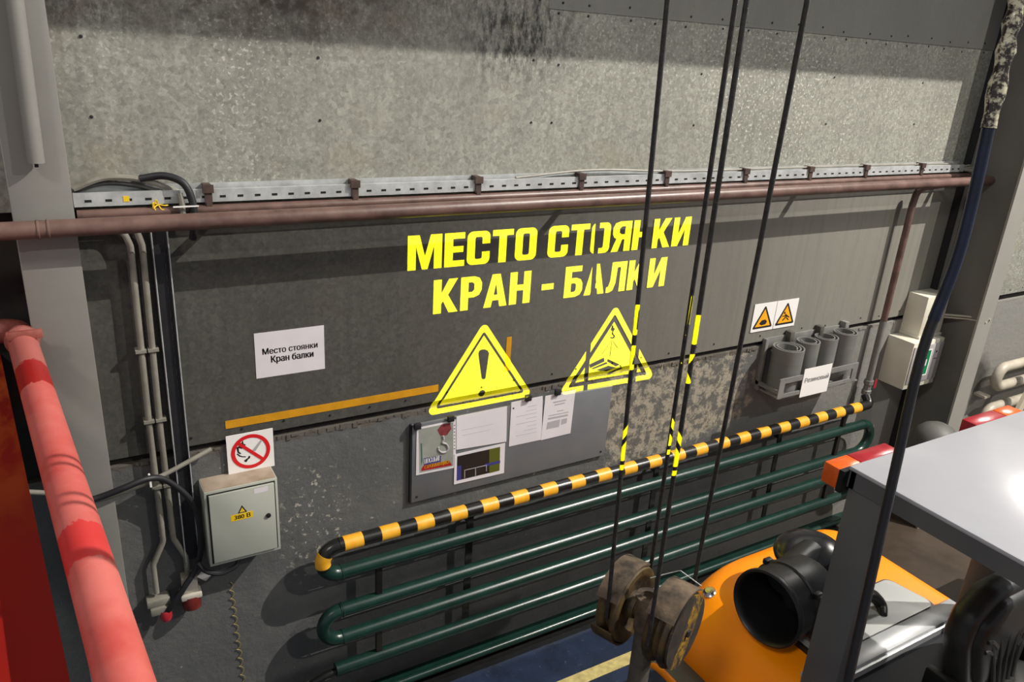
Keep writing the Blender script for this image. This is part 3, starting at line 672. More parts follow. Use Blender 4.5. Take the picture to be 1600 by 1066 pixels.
tag(obj('black_cable', T(spline([Y(308, 880, -0.1), Y(322, 893, -0.1), Y(345, 896, -0.1), Y(368, 885, -0.1), Y(374, 870, -0.09)]), 0.011, 8), M_RUBBER), 'black cable loop hanging under the junction box', 'cable')
s1 = thing('plug_socket', 'grey plug socket with a red tip at the foot of the left conduit', 'socket', (0.175, 0, 0.92))
obj('clip_body', B((0.13, 0.225, -0.06, 0, 0.965, 1.0), (0.14, 0.215, -0.075, 0, 0.93, 0.965), bev=0.004), M_GCABLE, s1)
obj('red_tip', L((0.20, -0.06, 0.935), (0, -0.4, -1), [(0.026, 0), (0.026, 0.03), (0.018, 0.045), (0, 0.047)], 14), M_LAMPR, s1)
s2 = thing('power_socket', 'white socket with a dark red plug at the foot of the right conduit', 'socket', (0.31, 0, 0.90))
obj('body', B((0.28, 0.345, -0.06, 0, 0.99, 1.075), (0.268, 0.357, -0.075, 0, 0.965, 0.992), bev=0.005), M_SOCKW, s2)
obj('plug', L((0.312, -0.04, 0.965), (0, -0.25, -1), [(0, 0), (0.042, 0), (0.042, 0.04), (0.036, 0.06), (0, 0.06)], 10), M_SOCKR, s2)
bm = bmesh.new(); prism(bm, [(0.385, 0.995), (0.422, 1.03), (0.385, 1.065), (0.348, 1.03)], wallp(0), 0.0005, 0.006)
tag(obj('white_tag', bm, M_SIGNW, smooth=False), 'small white diamond tag hanging under the junction box', 'tag')
pts = []
for k in range(90):
    t = k / 89; p = Y(360 + 22 * t, 912 + 168 * t, -0.006); amp = 0.011
    pts.append((p.x + amp * math.sin(k * 0.9), p.y, p.z + 0.008 * math.cos(k * 0.9)))
tag(obj('coiled_wire', T(pts, 0.0016, 5), M_WIRE), 'thin yellow springy wire hanging below the junction box', 'wire')

# ------------------------------------------------------------------ notice board
nb = thing('notice_board', 'grey metal notice board fixed to the wall above the striped pipe', 'board', (2.0, 0, 1.15))
obj('panel', B((1.40, 2.64, -0.022, -0.004, 1.15, 1.60), bev=0.002), M_BOARD, nb)
obj('back_edge', B((1.392, 1.40, -0.02, 0, 1.15, 1.60)), M_INK, nb, smooth=False)
for x, z in ((1.43, 1.18), (2.61, 1.18), (1.98, 1.585)): obj('screw', L((x, -0.022, z), (0, -1, 0), [(0.008, 0), (0.006, 0.003), (0, 0.004)], 8), M_INK, nb)
fb = wallp(-0.022)
def bq(pts): return [(Y(px, py, -0.024).x, Y(px, py, -0.024).z) for px, py in pts]
def paper(name, px, label, cat, d):
    o = thing(name, label, cat, (bq(px)[0][0], -0.024, bq(px)[2][1]), 'papers on the notice board')
    bm = bmesh.new(); prism(bm, bq(px), fb, d, d + 0.002); obj('sheet', bm, M_WHITE, o, smooth=False); return o
def clip(px, py, parent):
    p = Y(px, py, -0.03); obj('binder_clip', B((p.x - 0.018, p.x + 0.018, -0.042, -0.024, p.z - 0.016, p.z + 0.016), bev=0.003), M_INK, parent)
def lines(o, polys, mat, d, name='print'): flat(name, [bq(p) for p in polys], mat, o, fb, d)
po = paper('poster', [(651, 669), (709, 657), (710, 731), (650, 743)], 'poster with a red crane hook clipped to the left of the notice board', 'poster', 0.001)
lines(po, [[(654, 671), (708, 660), (708, 728), (655, 739)]], M_POSTER, 0.0036, 'picture')
lines(po, [[(690, 663), (703, 661), (705, 670), (698, 680), (688, 681), (683, 672)]], M_HOOKRED, 0.0042, 'pulley_picture')
bm = bmesh.new(); hk = [Y(692, 681, -0.0268), Y(693, 687, -0.0268), Y(691, 692, -0.0268), Y(697, 694, -0.0268), Y(700, 700, -0.0268), Y(697, 706, -0.0268), Y(690, 707, -0.0268), Y(685, 703, -0.0268), Y(685, 699, -0.0268)]
tube(bm, spline(hk, 4), 0.006, 6); obj('hook_picture', bm, M_PAPERGREY, po)
lines(po, [[(657, 693), (659, 693), (660, 720), (658, 728)]], M_TEAL, 0.0042, 'teal_bar')
lines(po, [[(662, 716), (689, 712), (689, 721), (662, 727)]], M_DBLUE, 0.0042, 'title_block')
lines(po, [[(658, 733), (662, 727), (702, 720), (706, 727), (658, 736)]], M_LAMPR, 0.0040, 'red_strip')
pa, pbb, pcx = bq([(663, 726)])[0], bq([(688, 713)])[0], 0
text('title', 'ПОСОБИЕ', M_SIGNW, po, fb, pa[0], pbb[0], pa[1] + 0.004, pa[1] + 0.036, 0.0046, 0.01)
pa, pbb = bq([(663, 734)])[0], bq([(702, 727)])[0]
text('title', 'СТРОПАЛЬЩИКА', M_YELTAPE, po, fb, pa[0], pbb[0], pa[1], pa[1] + 0.026, 0.0046, 0.01)
clip(652, 666, po); clip(704, 654, po)
w1 = paper('blank_paper', [(713, 651), (792, 635), (791, 690), (713, 703)], 'blank white landscape paper in a punched sleeve on the notice board', 'paper', 0.002)
lines(w1, [[(708, 656), (712, 655), (712, 710), (708, 711)]], M_WHITE, 0.0042, 'punched_edge')
for k in range(8):
    p = Y(710, 665 + k * 5.2, -0.0265); obj('punch_hole', L((p.x, -0.0264, p.z), (0, -1, 0), [(0.0035, 0), (0, 0.0004)], 8), M_INK, w1, smooth=False)
lines(w1, [[(720, 672), (770, 662), (770, 663), (720, 673)], [(722, 680), (765, 671), (765, 672), (722, 681)]], M_PAPERFAINT, 0.0045)
w2 = paper('diagram_paper', [(710, 710), (789, 692), (787, 739), (709, 757)], 'white bordered dark diagram paper low on the notice board', 'paper', 0.003)
lines(w2, [[(714, 713), (781, 698), (780, 735), (713, 751)]], M_DRAW, 0.0054, 'drawing')
lines(w2, [[(764, 702), (781, 698), (780, 735), (764, 739)]], M_OLIVE, 0.0058, 'olive_field')
lines(w2, [[(714, 728), (720, 727), (720, 749), (713, 751)], [(757, 725), (781, 719), (781, 723), (757, 729)]], M_DBLUE, 0.0061, 'blue_line')
lines(w2, [[(725, 734), (760, 726), (760, 727), (725, 735)], [(742, 731), (743, 730), (743, 743), (742, 743)], [(725, 735), (726, 735), (726, 747), (725, 747)], [(759, 727), (760, 727), (760, 736), (759, 736)]], M_PAPERGREY, 0.0063, 'grey_line')
w3 = paper('typed_paper', [(799, 629), (848, 619), (846, 687), (795, 698)], 'white portrait paper with faint print, left of the two on the board', 'paper', 0.001)
lines(w3, [[(800 + dx, 640 + k * 6 - dx * .2), (838, 632 + k * 6), (838, 633.5 + k * 6), (800 + dx, 641.5 + k * 6 - dx * .2)] for k, dx in enumerate((24, 22, 6, 22, 6, 24, 18, 6))], M_PAPERFAINT, 0.0034)
clip(825, 622, w3)
w4 = paper('typed_paper', [(852, 619), (899, 609), (891, 677), (845, 688)], 'white portrait paper with grey paragraphs at the right end of the papers', 'paper', 0.002)
lines(w4, [[(864, 628), (884, 624), (884, 626), (864, 630)], [(866, 632), (882, 628.5), (882, 630.5), (866, 634)], [(870, 642), (880, 640), (880, 641.5), (870, 643.5)],
           [(857, 649), (888, 643), (888, 644.5), (857, 650.5)], [(856, 653), (887, 647), (887, 650), (856, 656)], [(855, 660), (875, 655), (873, 667), (853, 671)], [(877, 655), (886, 653), (885, 661), (876, 664)]], M_PAPERGREY, 0.0046)
clip(871, 613, w4)

# ------------------------------------------------------------------ two amber warning signs
def wsign(x0, x1, label, pic):
    o = thing('warning_sign', label, 'sign', ((x0 + x1) / 2, 0, 1.775), 'amber warning signs')
    f = wallp(-0.003)
    obj('plate', B((x0, x1, -0.003, -0.0005, 1.775, 1.965)), M_SIGNW, o, smooth=False)
    m = (x0 + x1) / 2; h = (x1 - x0) / 2 - 0.008
    flat('black_triangle', [round_poly([(m - h, 1.795), (m + h, 1.795), (m, 1.95)], 0.008)], M_INK, o, f, 0.0008)
    flat('amber_field', [[(m - h + 0.024, 1.808), (m + h - 0.024, 1.808), (m, 1.925)]], M_AMBER, o, f, 0.0014)
    flat('pictogram', [[(m + a, 1.808 + b) for a, b in p] for p in pic], M_INK, o, f, 0.0020)
wsign(3.725, 3.925, 'amber triangle warning sign with a dark hand shape, left of the pair', [[(-0.035, 0.02), (-0.01, 0.008), (0.025, 0.012), (0.035, 0.03), (0.015, 0.044), (-0.015, 0.042)]])
wsign(3.93, 4.13, 'amber triangle warning sign with a slipping figure, right of the pair', [[(-0.03, 0.018), (-0.02, 0.014), (0.01, 0.04), (0.035, 0.03), (0.037, 0.036), (0.012, 0.05), (-0.005, 0.062), (-0.012, 0.052), (-0.002, 0.042)], [(-0.035, 0.045), (-0.005, 0.043), (-0.005, 0.049), (-0.035, 0.05)], [(0.005, 0.03), (0.03, 0.012), (0.036, 0.016), (0.012, 0.036)], circ(-0.016, 0.068, 0.008, 12)])

# ------------------------------------------------------------------ rack with grey rolls
rk = thing('roll_rack', 'grey steel wall rack holding four rolled mats', 'rack', (4.15, -0.1, 1.35))
obj('top_rail', B((3.88, 4.66, -0.012, -0.0, 1.645, 1.72), bev=0.002), M_RACK, rk)
obj('side_bar', B((3.86, 3.885, -0.03, 0, 1.36, 1.72), bev=0.002), M_RACK, rk)
obj('side_bar', B((4.65, 4.675, -0.03, 0, 1.36, 1.66), bev=0.002), M_RACK, rk)
for x in (3.90, 4.60): obj('base_arm', B((x, x + 0.03, -0.20, 0, 1.36, 1.375)), M_RACK, rk, smooth=False)
obj('bottom_tray', B((3.87, 4.66, -0.20, -0.04, 1.364, 1.374), bev=0.002), M_RACK, rk)
fx0, fx1 = 3.80, 4.56
obj('front_frame', B((fx0, fx1, -0.245, -0.235, 1.50, 1.535), (fx0, fx1, -0.245, -0.235, 1.40, 1.425), (fx0, fx0 + 0.05, -0.245, -0.235, 1.425, 1.50), (fx1 - 0.05, fx1, -0.245, -0.235, 1.425, 1.50)), M_RACK, rk, smooth=False)
obj('frame_arm', B((3.86, 3.875, -0.24, -0.0, 1.40, 1.425)), M_RACK, rk, smooth=False)
for x in (4.06, 4.35, 4.61): obj('fixing_lug', B((x, x + 0.04, -0.05, 0, 1.68, 1.75), bev=0.004), M_SOOT if x < 4.5 else M_RACK, rk)
def spiral(cx, cy, r0, turns, z0, z1, thick=0.008):
    bm = bmesh.new(); N = int(26 * turns); prev = None
    for k in range(N + 1):
        a = 2 * PI * turns * k / N - 0.6; r = r0 - (k / N) * turns * 0.022
        ring = [bm.verts.new((cx + math.cos(a) * rr, cy - math.sin(a) * rr, z)) for rr, z in ((r, z0), (r, z1), (r - thick, z1), (r - thick, z0))]
        if prev:
            for j in range(4): bm.faces.new((prev[j], prev[(j + 1) % 4], ring[(j + 1) % 4], ring[j]))
        else: bm.faces.new(ring)
        prev = ring
    bm.faces.new(prev[::-1]); return bm
RL = [(3.965, -0.122, 0.110, 1.69), (4.168, -0.105, 0.086, 1.70), (4.345, -0.105, 0.088, 1.705), (4.535, -0.105, 0.090, 1.715)]
for k, (x, y, r, zt) in enumerate(RL):
    names = ('widest grey rolled mat at the left end of the wall rack', 'grey rolled mat with a dark spot, second from the left in the rack', 'grey rolled mat third from the left in the wall rack', 'grey rolled mat at the right end of the wall rack')
    o = tag(obj('rolled_mat', spiral(x, y, r, 2.3 if k == 0 else 1.7, 1.373, zt), M_ROLL), names[k], 'rolled mat', 'rolled mats in the wall rack')
pn = thing('rack_paper', 'white paper with one printed word on the front of the wall rack', 'notice', (4.14, -0.25, 1.40))
obj('sheet', B((4.01, 4.275, -0.248, -0.246, 1.375, 1.575)), M_SIGNW, pn, smooth=False)
text('print', 'Резиновый', M_PAPERGREY, pn, wallp(-0.248), 4.03, 4.26, 1.475, 1.51, 0.0006, 0.01)

# ------------------------------------------------------------------ white boxes at the right
b1 = thing('first_aid_box', 'cream wall box with a lilac grey door and a green first aid sign', 'wall box', (5.4, -0.1, 1.2))
obj('body', B((5.215, 5.585, -0.21, 0, 1.20, 1.565), bev=0.004), M_CREAM, b1)
dr = obj('door', B((5.225, 5.578, -0.218, -0.21, 1.245, 1.535), bev=0.002), M_LGREY, b1)
f1 = wallp(-0.218)
flat('sign_border', [rect(5.25, 5.45, 1.29, 1.50)], M_SIGNW, dr, f1, 0.0008)
flat('green_sign', [rect(5.262, 5.438, 1.30, 1.49)], M_SIGNG, dr, f1, 0.0014)
flat('white_cross', [rect(5.325, 5.375, 1.335, 1.455), rect(5.29, 5.41, 1.37, 1.42)], M_SIGNW, dr, f1, 0.0020)
flat('door_mark', [rect(5.50, 5.515, 1.46, 1.475), rect(5.49, 5.53, 1.41, 1.416)], M_INK, dr, f1, 0.0008)
b2 = thing('white_wall_box', 'plain cream box fixed on top of the first aid box', 'wall box', (5.45, -0.08, 1.57))
obj('body', B((5.335, 5.60, -0.155, 0, 1.567, 1.885), bev=0.004), M_CREAM, b2)
obj('base_lip', B((5.33, 5.605, -0.165, 0, 1.566, 1.585), bev=0.002), M_CREAM, b2)
obj('lid_screw', L((5.585, -0.155, 1.86), (0, -1, 0), [(0.005, 0), (0, 0.002)], 8), M_INK, b2)
bm = bmesh.new()
tube(bm, [(5.59, -0.13, 1.72), (5.70, -0.27, 1.735), (5.745, -0.405, 1.75)], 0.009, 8); tube(bm, [(5.59, -0.13, 1.70), (5.70, -0.27, 1.715), (5.70, -0.405, 1.735)], 0.007, 8)
tag(obj('box_cable', bm, M_BEIGEPIPE), 'two pale cables running from the upper white box to the column', 'cable')
tk = thing('domed_housing', 'dark grey domed housing beside the right column behind the lift truck roof', 'housing', (5.25, -0.5, 0.78))
obj('dome', L((5.25, -0.52, 0.80), (0, 0, 1), [(0, 0), (0.15, 0.0), (0.165, 0.01), (0.165, 0.08), (0.158, 0.14), (0.138, 0.195), (0.10, 0.235), (0.05, 0.26), (0, 0.265)], 32), M_TANK, tk)
obj('nozzle', T([(5.36, -0.58, 0.95), (5.43, -0.63, 0.97)], 0.022, 12), M_INK, tk)
obj('column_arm', T([(5.38, -0.50, 0.83), (5.61, -0.392, 0.83)], 0.025, 12), M_TANK, tk)

# ------------------------------------------------------------------ left column fittings, red pipe and red beam
vp = thing('capped_pipe', 'short grey vertical pipe hanging on the left column', 'pipe', (-0.04, -0.14, 2.92))
obj('pipe_run', T([(-0.03, -0.135, 2.93), (-0.005, -0.135, 4.2)], 0.026, 16), M_COL, vp)
obj('end_screw', T([(-0.03, -0.135, 2.935), (-0.03, -0.135, 2.915)], 0.006, 8), M_INK, vp)
for z in (3.6, 4.1): obj('pipe_bracket', B((-0.03, 0.0, -0.13, -0.1, z, z + 0.02)), M_COL, vp, smooth=False)
fp = thing('red_fire_pipe', 'thick chipped red pipe running from the column towards the viewer', 'pipe', (-0.18, 0.1, 2.3))
A0, A1 = V((-0.158, -0.10, 2.3)), V((0.055, -2.60, 2.3))
obj('pipe_run', T([A0, A1], 0.047, 24), M_FIRE, fp)
dv = (A1 - A0).normalized()
obj('coupling', L(A0 + dv * 0.02, -dv, [(0.047, 0), (0.056, 0.005), (0.056, 0.02), (0.047, 0.03)], 24), M_RUSTRED, fp)
obj('elbow', T(fillet([A0, A0 - dv * 0.12, A0 - dv * 0.12 + V((-0.3, 0, 0.0))], 0.07), 0.045, 20), M_RUSTRED, fp)
obj('strap', B((-0.20, -0.09, -0.19, -0.165, 2.33, 2.36), bev=0.004), M_RUSTRED, fp)
bb = bmesh.new()
e0, e1 = V((-0.262, 0.30, 0)), V((-0.05, -2.3, 0)); nrm = V((-1, -0.08, 0))
prism(bb, [(0, 0), (0.5, 0), (0.5, 0.02), (0.2, 0.02), (0.2, 0.22), (0.5, 0.22), (0.5, 0.24), (0, 0.24)], lambda u, v, d: e0.lerp(e1, d) + nrm * u + V((0, 0, 1.97 + v)), 0.0, 1.0)
tag(obj('red_beam', bb, M_BEAM, smooth=False), 'glossy red steel beam at the lower left edge beside the red pipe', 'beam')

# ------------------------------------------------------------------ crane ropes and hook block
AX = V((0.36, -0.93, 0.0)).normalized(); UX = V((0.93, 0.36, 0.0)).normalized()
Lc = V((1.42, -1.682, 1.76)); Rc = Lc + AX * 0.17 - UX * 0.014 + V((0, 0, 0.012))
RP = [(Lc - UX * .114, (1.263, -1.712, 3.513), 'leftmost black steel rope of the crane, lit yellow in places'),
      (Lc + UX * .124 + AX * .012, (1.446, -1.740, 3.527), 'second crane rope, rising from the far sheave behind its twin'),
      (Rc - UX * .128 - AX * .012, (1.320, -1.899, 3.516), 'third crane rope, rising from the left side of the near sheave'),
      (Rc + UX * .120, (1.487, -1.914, 3.528), 'rightmost steel rope of the crane, ending at the near sheave')]
for b, t_, lab in RP:
    d = V(t_) - b; tag(obj('crane_rope', T([b, b + d * 0.5, b + d, b + d * 3.2], 0.0066, 10), M_ROPE), lab, 'rope', 'crane ropes')
hb = thing('hook_block', 'worn crane hook block with two rope sheaves in flaking yellow and black', 'crane hook', (1.45, -1.77, 1.3))
def sheave(c, name, prof, mat): return obj(name, L(c, AX, prof, 40), mat, hb)
g = [(0.02, -0.04), (0.116, -0.04), (0.124, -0.034), (0.128, -0.022), (0.122, -0.012), (0.108, -0.006), (0.108, 0.006), (0.122, 0.012), (0.128, 0.022), (0.124, 0.034), (0.108, 0.036), (0.095, 0.03), (0.07, 0.016), (0.045, 0.02), (0.04, 0.045), (0.0, 0.047)]
far = sheave(Lc, 'sheave', g, M_SHEAVE)
near = sheave(Rc, 'sheave', g[:10] + [(0.116, 0.038), (0.0, 0.042)], M_SHEAVE)
bm = bmesh.new()
lathe(bm, Rc, AX, [(0.0, 0.044), (0.118, 0.040), (0.12, 0.048), (0.03, 0.052), (0.0, 0.052)], 40); obj('hazard_cover', bm, M_HAZ, hb)
obj('cover_bolt', L(Rc + AX * 0.052, AX, [(0.012, 0), (0.012, 0.008), (0, 0.009)], 6), M_INK, hb)
def guard(c, a0, a1, h0, h1, r=0.131, th=0.006):
    bm = bmesh.new(); u, w = UX, V((0, 0, 1)); prev = None
    for k in range(17):
        a = a0 + (a1 - a0) * k / 16; dd = u * math.cos(a) + w * math.sin(a)
        ring = [bm.verts.new(c + dd * r + AX * h0), bm.verts.new(c + dd * (r + th) + AX * h0), bm.verts.new(c + dd * (r + th) + AX * h1), bm.verts.new(c + dd * r + AX * h1)]
        if prev:
            for j in range(4): bm.faces.new((prev[j], prev[(j + 1) % 4], ring[(j + 1) % 4], ring[j]))
        else: bm.faces.new(ring)
        prev = ring
    bm.faces.new(prev[::-1]); return bm
obj('rope_guard', guard(Lc, math.radians(55), math.radians(150), -0.045, 0.03), M_SHEAVED, hb)
obj('rope_guard', guard(Lc, math.radians(195), math.radians(330), -0.045, 0.03), M_SHEAVE, hb)
obj('rope_guard', guard(Rc, math.radians(50), math.radians(140), -0.045, 0.045), M_SHEAVED, hb)
mid = (Lc + Rc) / 2
obj('axle', T([Lc, Rc], 0.03, 16), M_SHEAVE, hb)
obj('yoke_boss', L(mid + V((-0.01, 0, -0.01)), (0, 0, 1), [(0, -.05), (0.034, -0.05), (0.034, 0.06), (0.039, 0.065), (0.039, 0.078), (0.022, 0.078), (0.022, 0.06), (0, 0.06)], 20), M_SHEAVED, hb)
obj('yoke', B((mid.x - 0.022, mid.x + 0.018, mid.y - 0.03, mid.y + 0.03, mid.z - 0.36, mid.z - 0.03), bev=0.006), M_SOOT, hb)
hkp = [mid + V((0, 0, -0.36)), mid + V((0, 0, -0.45)), mid + V((0.0, 0, -0.50)), mid + V((0.07, 0, -0.56)), mid + V((0.06, 0, -0.64)), mid + V((-0.02, 0, -0.67)), mid + V((-0.09, 0, -0.62)), mid + V((-0.10, 0, -0.55))]
sp = spline(hkp, 5); obj('hook', T(sp, [0.03 - 0.018 * k / (len(sp) - 1) for k in range(len(sp))], 12), M_SHEAVE, hb)
obj('wire_guard', T(fillet([Rc + V((0.10, -0.0, 0.11)), Rc + V((0.05, 0.05, 0.15)), Rc + V((-0.02, 0.1, 0.11))], 0.01), 0.0016, 6), M_GALV, hb)

# pendant cable with taped length
PC = [(1.745, -2.20, 4.3), (1.722, -2.23, 3.70), (1.715, -2.24, 3.543), (1.706, -2.251, 3.385), (1.681, -2.28, 3.058), (1.632, -2.286, 2.815), (1.596, -2.317, 2.529), (1.565, -2.346, 2.273), (1.528, -2.38, 1.994), (1.50, -2.42, 1.6)]
sp = spline(PC, 10)
pc = thing('pendant_cable', 'thick black hanging control cable with clear taped top', 'cable', (1.5, -2.42, 1.5))
i0 = min(range(len(sp)), key=lambda i: abs(sp[i].z - 3.30)); i1 = min(range(len(sp)), key=lambda i: abs(sp[i].z - 2.88))
obj('taped_length', T(sp[:i0 + 1], [0.0165 + 0.003 * math.sin(k * 1.7) for k in range(i0 + 1)], 12), M_TAPE, pc)
obj('blue_length', T(sp[i0:i1 + 1], 0.0125, 12), M_BLUECABLE, pc)
obj('cable_run', T(sp[i1:], 0.0115, 12), M_RUBBER, pc)
obj('control_pendant', B((1.46, 1.54, -2.46, -2.38, 1.30, 1.62), bev=0.012), M_YELTAPE, pc)

# ------------------------------------------------------------------ lift truck
tk = thing('lift_truck', 'orange lift truck with a pale roof plate parked below the crane hook', 'lift truck', (2.85, -2.0, 0))
TX0, TX1, TYR, TYF = 2.20, 3.42, -1.0, -1.735
def outline(dl, dr, db, r):
    pts = [(TX0 + dl, TYF), (TX1 - dr, TYF), (TX1 - dr, TYR - db), (TX0 + dl, TYR - db)]
    P = [V((p[0], p[1], 0)) for p in pts]; out = [P[0], P[1]]
    out += fillet([P[1], P[2], P[3]], max(r * 0.6, .02), 8)[1:-1]; out += fillet([P[2], P[3], P[0]], max(r, .02), 8)[1:-1]; return out
bm = bmesh.new(); prev = None
for z, dl, dr, db, r in ((0.25, 0.05, 0.02, 0.05, .25), (0.78, 0.0, 0.0, 0.0, .28), (0.84, 0.012, 0.0, 0.002, .28), (0.90, 0.04, 0.0, 0.006, .28), (0.96, 0.085, 0.0, 0.014, .28), (1.02, 0.15, 0.004, 0.026, .27), (1.06, 0.22, 0.008, 0.042, .25), (1.085, 0.30, 0.014, 0.06, .22), (1.10, 0.42, 0.03, 0.10, .18), (1.104, 0.55, 0.06, 0.16, .14)):
    ring = [bm.verts.new((p.x, p.y, z)) for p in outline(dl, dr, db, r)]
    if prev:
        for j in range(len(ring)): bm.faces.new((prev[j], prev[(j + 1) % len(ring)], ring[(j + 1) % len(ring)], ring[j]))
    else: bm.faces.new(ring[::-1])
    prev = ring
bm.faces.new(prev); obj('counterweight', bm, M_ORANGE, tk, angle=55)
obj('side_panel', B((2.07, 2.235, -2.6, -1.20, 0.80, 0.83), (2.18, 2.235, -2.6, -1.20, 0.2, 0.80), bev=0.006), M_TGREY, tk)
obj('arch_lip', T(fillet([(2.07, -2.6, 0.835), (2.07, -1.26, 0.835), (2.085, -1.15, 0.78), (2.13, -1.06, 0.35)], 0.12), 0.016, 10), M_ORANGE, tk)
# hood panel, seal and silver strip
def hp(u, v, d): return V((u, v, d))
hpoly = round_poly([(2.50, -1.515), (3.23, -1.515), (3.275, -1.735), (2.50, -1.735)], 0.04)
bm = bmesh.new(); prism(bm, [(2.88 + (u - 2.88) * 1.03, -1.625 + (v + 1.625) * 1.10) for u, v in hpoly], hp, 1.08, 1.106); obj('hood_seal', bm, M_BLACK, tk, smooth=False)
bm = bmesh.new(); prism(bm, hpoly, hp, 1.09, 1.112); obj('hood_panel', bm, M_PANEL, tk, smooth=False)
obj('silver_strip', B((2.36, 3.38, -1.825, -1.738, 1.085, 1.108), bev=0.003), M_SILVER, tk)
obj('strip_edge', B((2.36, 3.38, -1.84, -1.825, 1.05, 1.095)), M_SILVER, tk, smooth=False)
obj('seat_deck', B((2.24, 3.38, -2.55, -1.825, 0.55, 1.065), bev=0.004), M_NAVY, tk)
obj('floor_plate', B((2.24, 3.36, -3.4, -2.55, 0.45, 0.52)), M_NAVY, tk, smooth=False)
obj('front_cowl', B((2.25, 3.31, -3.5, -3.2, 0.5, 1.2), bev=0.04), M_ORANGE, tk)
for x in (2.62,): obj('mast', B((2.5, 2.6, -3.9, -3.75, 0.1, 2.0), (3.0, 3.1, -3.9, -3.75, 0.1, 2.0), (2.5, 3.1, -3.88, -3.78, 1.0, 1.1)), M_TGREY, tk, smooth=False)
for x in (2.32, 3.12):
    for y, r in ((-1.55, 0.24), (-3.2, 0.30)):
        wl = obj('wheel', L((x, y, r), (1, 0, 0), [(0, 0), (r * .55, 0.0), (r * .6, -0.01), (r * .95, 0), (r, 0.03), (r, 0.15), (r * .95, 0.18), (r * .6, 0.19), (0, 0.18)], 28), M_RUBBER, tk)
        obj('hub', L((x - .005 if x < 3 else x + .185, y, r), (-1 if x < 3 else 1, 0, 0), [(r * .5, 0), (r * .45, 0.02), (0, 0.03)], 20), M_ORANGE, wl)
# rounded cap bolt
p = H(1112, 926, 1.045); obj('chrome_cap', L((p.x, p.y, p.z - 0.025), (-0.35, 0.1, 1), [(0, 0), (0.034, 0), (0.034, 0.03), (0.024, 0.036), (0.02, 0.044), (0, 0.046)], 20), M_CHROME, tk)
# air intake
c0 = V((2.345, -1.53, 1.27)); ax = V((1, 0.10, -0.04)).normalized()
it = obj('air_intake', L(c0, ax, [(0.0000, 0.27), (0.1302, 0.26), (0.1414, 0.03), (0.1488, 0.004), (0.1562, -0.004), (0.1655, 0.0), (0.1674, 0.015), (0.1618, 0.026), (0.1562, 0.03), (0.1562, 0.12), (0.1637, 0.125), (0.1637, 0.15), (0.1562, 0.155), (0.1544, 0.27), (0.1302, 0.31), (0.0000, 0.33)], 48), M_BLACK, tk)
for a in (0.5, 2.2, 3.9, 5.6):
    u, w = frame_of(ax); q = c0 + ax * 0.137 + (u * math.cos(a) + w * math.sin(a)) * 0.166; obj('band_latch', B((q.x - .02, q.x + .02, q.y - .012, q.y + .012, q.z - .012, q.z + .012), bev=.004), M_BLACK, it)
cc = c0 + V((0.41, 0.13, 0.055))
obj('intake_neck', T(spline([c0 + ax * 0.15 + V((0, .04, 0.06)), c0 + V((0.24, 0.08, 0.06)), cc]), 0.072, 24), M_BLACK, tk)
obj('intake_cap', L(cc, (-0.12, -0.05, 1), [(0, -.01), (0.13, -0.02), (0.155, -0.014), (0.160, 0.0), (0.156, 0.014), (0.14, 0.032), (0.108, 0.048), (0.06, 0.058), (0, 0.061)], 44), M_GLOSS, tk)
obj('intake_foot', B((2.46, 2.66, -1.58, -1.44, 1.07, 1.125), bev=.01), M_BLACK, tk)
# overhead guard
obj('roof_plate', B((2.28, 3.40, -3.35, -1.78, 2.085, 2.10), bev=0.003), M_ROOF, tk)
obj('roof_rim', B((2.282, 2.30, -3.35, -1.79, 2.02, 2.086), (3.38, 3.398, -3.35, -1.79, 2.02, 2.086), (2.282, 3.398, -1.81, -1.785, 2.02, 2.086), (2.282, 3.398, -3.35, -3.32, 2.02, 2.086)), M_TGREY, tk, smooth=False)
for x0 in (2.285, 3.335): obj('rear_pillar', B((x0, x0 + 0.06, -1.93, -1.79, 0.95, 2.04), bev=0.006), M_TGREY, tk)
for x0 in (2.285, 3.335): obj('front_pillar', B((x0, x0 + 0.06, -3.34, -3.26, 0.5, 2.04), bev=0.006), M_TGREY, tk)
for x0, s_ in ((2.25, 1), (3.43, -1)):
    def xs(a, b): return (x0 + min(a * s_, b * s_), x0 + max(a * s_, b * s_))
    lm = obj('rear_lamp', B((*xs(0, 0.36), -1.785, -1.765, 2.0, 2.085)), M_BLACK, tk, smooth=False)
    obj('orange_lens', B((*xs(0, 0.12), -1.765, -1.70, 2.005, 2.085), bev=0.006), M_LAMPO, lm)
    obj('red_lens', B((*xs(0.122, 0.34), -1.765, -1.70, 2.005, 2.085), bev=0.006), M_LAMPR, lm)
# seat
SX, SY = 3.09, -2.03
def seat_fn(u, v, d):                            # u across, v up the back, d towards the front of the truck
    return V((SX + u, SY - d - 0.08 * (v - 0.3) * -1 - 0.25 * (v - 0.3) ** 2, 0.935 + v))
def shield(w, h0, h1, top=0.2):
    P = [(-w * .72, h0), (w * .72, h0), (w, h0 + (h1 - h0) * .55), (w * .93, h1 - .10), (w * .5, h1), (-w * .5, h1), (-w * .93, h1 - .10), (-w, h0 + (h1 - h0) * .55)]
    return round_poly(P, 0.12, 6)
bm = bmesh.new(); prev = None; base = shield(0.26, 0.10, 0.60)
cxm = (0, 0.36)
for d, s_ in ((-0.05, 0.86), (-0.035, 0.96), (0.0, 1.0), (0.035, 0.99), (0.055, 0.94), (0.06, 0.86)):
    ring = [bm.verts.new(seat_fn(cxm[0] + (u - cxm[0]) * s_, cxm[1] + (v - cxm[1]) * s_, d)) for u, v in base]
    if prev:
        for j in range(len(ring)): bm.faces.new((prev[j], prev[(j + 1) % len(ring)], ring[(j + 1) % len(ring)], ring[j]))
    else: bm.faces.new(ring[::-1])
    prev = ring
